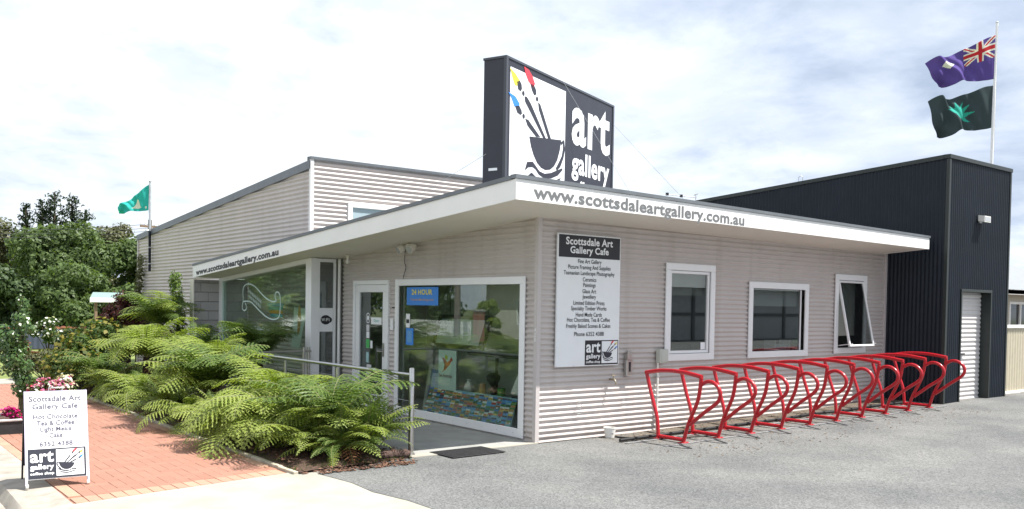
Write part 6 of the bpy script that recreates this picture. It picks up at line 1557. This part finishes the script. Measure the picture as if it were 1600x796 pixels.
def power_pole(label, x, y, h, arm, group='power poles'):
    t = thing('power_pole', label, 'power pole', (x, y, -.1), 0, group)
    mb = MB(); mb.tube([(x, y, -.1), (x, y, h)], [.16, .11], 10); mb.obj('pole', mat('grey_pole_timber', (.19, .17, .15), .9, var=.2), t, smooth=60)
    mb = MB(); mb.box((x - arm, y - .05, h - .45), (x + arm, y + .05, h - .33)); mb.obj('crossarm', M_timber, t)
    for k in (-.9, -.45, .45, .9):
        mb = MB(); mb.lathe([(.03, 0), (.05, .04), (.03, .08), (.05, .12), (.02, .16)], (x + arm * k, y, h - .33), 8); mb.obj('insulator', M_plwhite, t)
    return t
pp = power_pole('distant power pole top just above the hall roof edge behind the teal flag', 8.2, 45, 6.45, .55)
mb = MB(); mb.lathe([(.16, 0), (.18, .1), (.18, .45), (.1, .55)], (8.0, 44.8, 5.3), 10); mb.obj('transformer', M_galv, pp)
mb = MB()
for i, dz in enumerate((0, .22, .4)):
    mb.tube([(8.2 - 1.2 * k, 45 - .1 * k, 6.2 - dz - .9 * math.sin(PI * min(1, k / 8) * .5)) for k in range(9)], .012, 4)
mb.obj('overhead_cable', M_black, cat='cable', label='thin overhead cables crossing in front of the far trees')

# ------------------------------------------------------------------ across the road and across the car park: what the glass reflects
pf = thing('picket_fence', 'white picket fence on the far side of the road, seen mirrored in the display window', 'fence', (-17.5, 34, 0))
pk = MB(); pk.prism([(-.01, -.035, .08), (-.01, .035, .08), (-.01, .035, .95), (-.01, 0, 1.02), (-.01, -.035, .95)], (.02, 0, 0)); pkm = pk.mesh('picket', M_white)
for i in range(150):
    o = bpy.data.objects.new('picket', pkm); C.objects.link(o); o.parent = pf; o.location = (0, -8 + i * .13, 0)
mb = MB()
for z in (.3, .75): mb.box((-17.56, 26, z), (-17.515, 45.5, z + .07))
mb.obj('rail', M_white, pf)
for i, (y, x, zt_, r, n, m) in enumerate(((37, -22, 5.2, 2.6, 9000, L_mid), (43, -24, 6.8, 3.2, 10000, L_mid), (50, -21, 6.0, 3.2, 9000, L_dark), (57, -23, 7.5, 3.8, 11000, L_mid), (65, -22, 7, 3.6, 9000, L_dark), (74, -23, 7, 3.8, 9000, L_mid))):
    tree('street_tree', ['street tree', 'tall street tree', 'dark street tree', 'broad street tree', 'near dark street tree', 'far street tree'][i] + ' across the road, seen only mirrored in the glass', (x, y, -.1), blob(x, y, 1.0, zt_, r, 20, 50 + i), n, .16, m, .2, 4, 'trees across the road')
power_pole('grey power pole across the road, seen mirrored in the display window', -15.6, 24.4, 8.5, 1.0)
bp_ = thing('brick_pillar', 'red brick gate pillar across the road, seen mirrored in the display window', 'pillar', (-17.4, 25.2, 0))
mb = MB(); mb.box((-17.6, 25.0, 0), (-17.2, 25.4, 1.5), .01); mb.obj('shaft', M_brick, bp_)
mb = MB(); mb.box((-17.65, 24.95, 1.501), (-17.15, 25.45, 1.60), .02); mb.obj('cap', M_conc, bp_)
sh_ = thing('opposite_shed', 'long grey shed across the car park, seen only mirrored in the windows', 'building', (26, -24, 0))
mb = MB(); mb.box((8, -30, 0), (60, -22, 2.9)); mb.obj('wall', mat('grey_shed_wall', (.48, .49, .50), .7, var=.1), sh_)
mb = MB(); mb.add([(7.5, -21.4, 2.9), (60.5, -21.4, 2.9), (60.5, -26, 4.2), (7.5, -26, 4.2), (7.5, -30.5, 2.9), (60.5, -30.5, 2.9)], [(0, 1, 2, 3), (3, 2, 5, 4), (0, 3, 4), (1, 5, 2)]); mb.obj('roof', M_roof, sh_)
for i in range(13):
    mb = MB(); xa = 9 + i * 4; mb.box((xa, -21.98, .1), (xa + .2, -21.9, 2.89)); mb.obj('post', mat('shed_post', (.16, .165, .17), .7), sh_)
mb = MB(); mb.box((8, -21.99, 1.45), (60, -21.93, 1.6)); mb.obj('girt', mat('shed_post', (.16, .165, .17), .7), sh_)

hh = thing('street_house', 'pale house across the road, seen mirrored in the display window', 'house', (-24, 27, 0))
mb = MB()
for a in spans(19, 33.5, -.1, 3.2, [(22.5, 24, .8, 2.2), (26.6, 27.6, .0, 2.1), (29.4, 30.6, .7, 2.2)]): mb.box((-24.2, a[0], a[2]), (-24, a[1], a[3]))
mb.obj('wall', mat('pale_house_render', (.58, .56, .48), .8, var=.06), hh)
mb = MB(); mb.add([(-23.4, 18.4, 3.15), (-23.4, 34.1, 3.15), (-28, 31, 5.2), (-28, 21.5, 5.2), (-33, 18.4, 3.15), (-33, 34.1, 3.15)], [(0, 1, 2, 3), (0, 3, 4), (1, 5, 2), (3, 2, 5, 4)]); mb.obj('roof', M_roof, hh)
for q in ((22.5, 24, .8, 2.2), (29.4, 30.6, .7, 2.2)):
    mb = MB(); frame_ring(mb, lambda u, z, d: (-24 - d, u, z), *q, .08, (.02, .1)); w_ = mb.obj('window', M_white, hh)
    mb = MB(); mb.box((-24.12, q[0] + .07, q[2] + .07), (-24.1, q[1] - .07, q[3] - .07)); mb.obj('pane', mat('dark_pane', (.03, .035, .035), .08, spec=.6), w_)
mb = MB(); mb.box((-24.1, 26.6, 0), (-24.05, 27.6, 2.1)); mb.obj('door', mat('dark_door', (.04, .045, .05), .5), hh)
shrub('street_bush', 'leafy bush beside the pillar across the road, seen mirrored in the display window', (-19.2, 27.0, 0), blob(-19.2, 27.0, .2, 2.0, .7, 34, 77), 7000, .08, L_fern, None)
# fastening screws on the car park wall
mb = MB()
for k in range(10):
    x = .14 + k * .93
    for j in range(2, 40, 3):
        z = j * PITCH
        if any(w[0] - .03 < x < w[1] + .03 and w[2] - .03 < z < w[3] + .03 for w in WIN) or (.28 < x < 1.5 and .98 < z < 2.83): continue
        mb.lathe([(.007, 0), (.007, .004), (.004, .006)], (0, 0, 0), 6)
        for i in range(18): p = mb.v[-18 + i]; mb.v[-18 + i] = (x + p[0], -.0005 - p[2], z + p[1])
mb.obj('screw', M_galv, shop, kind='stuff')
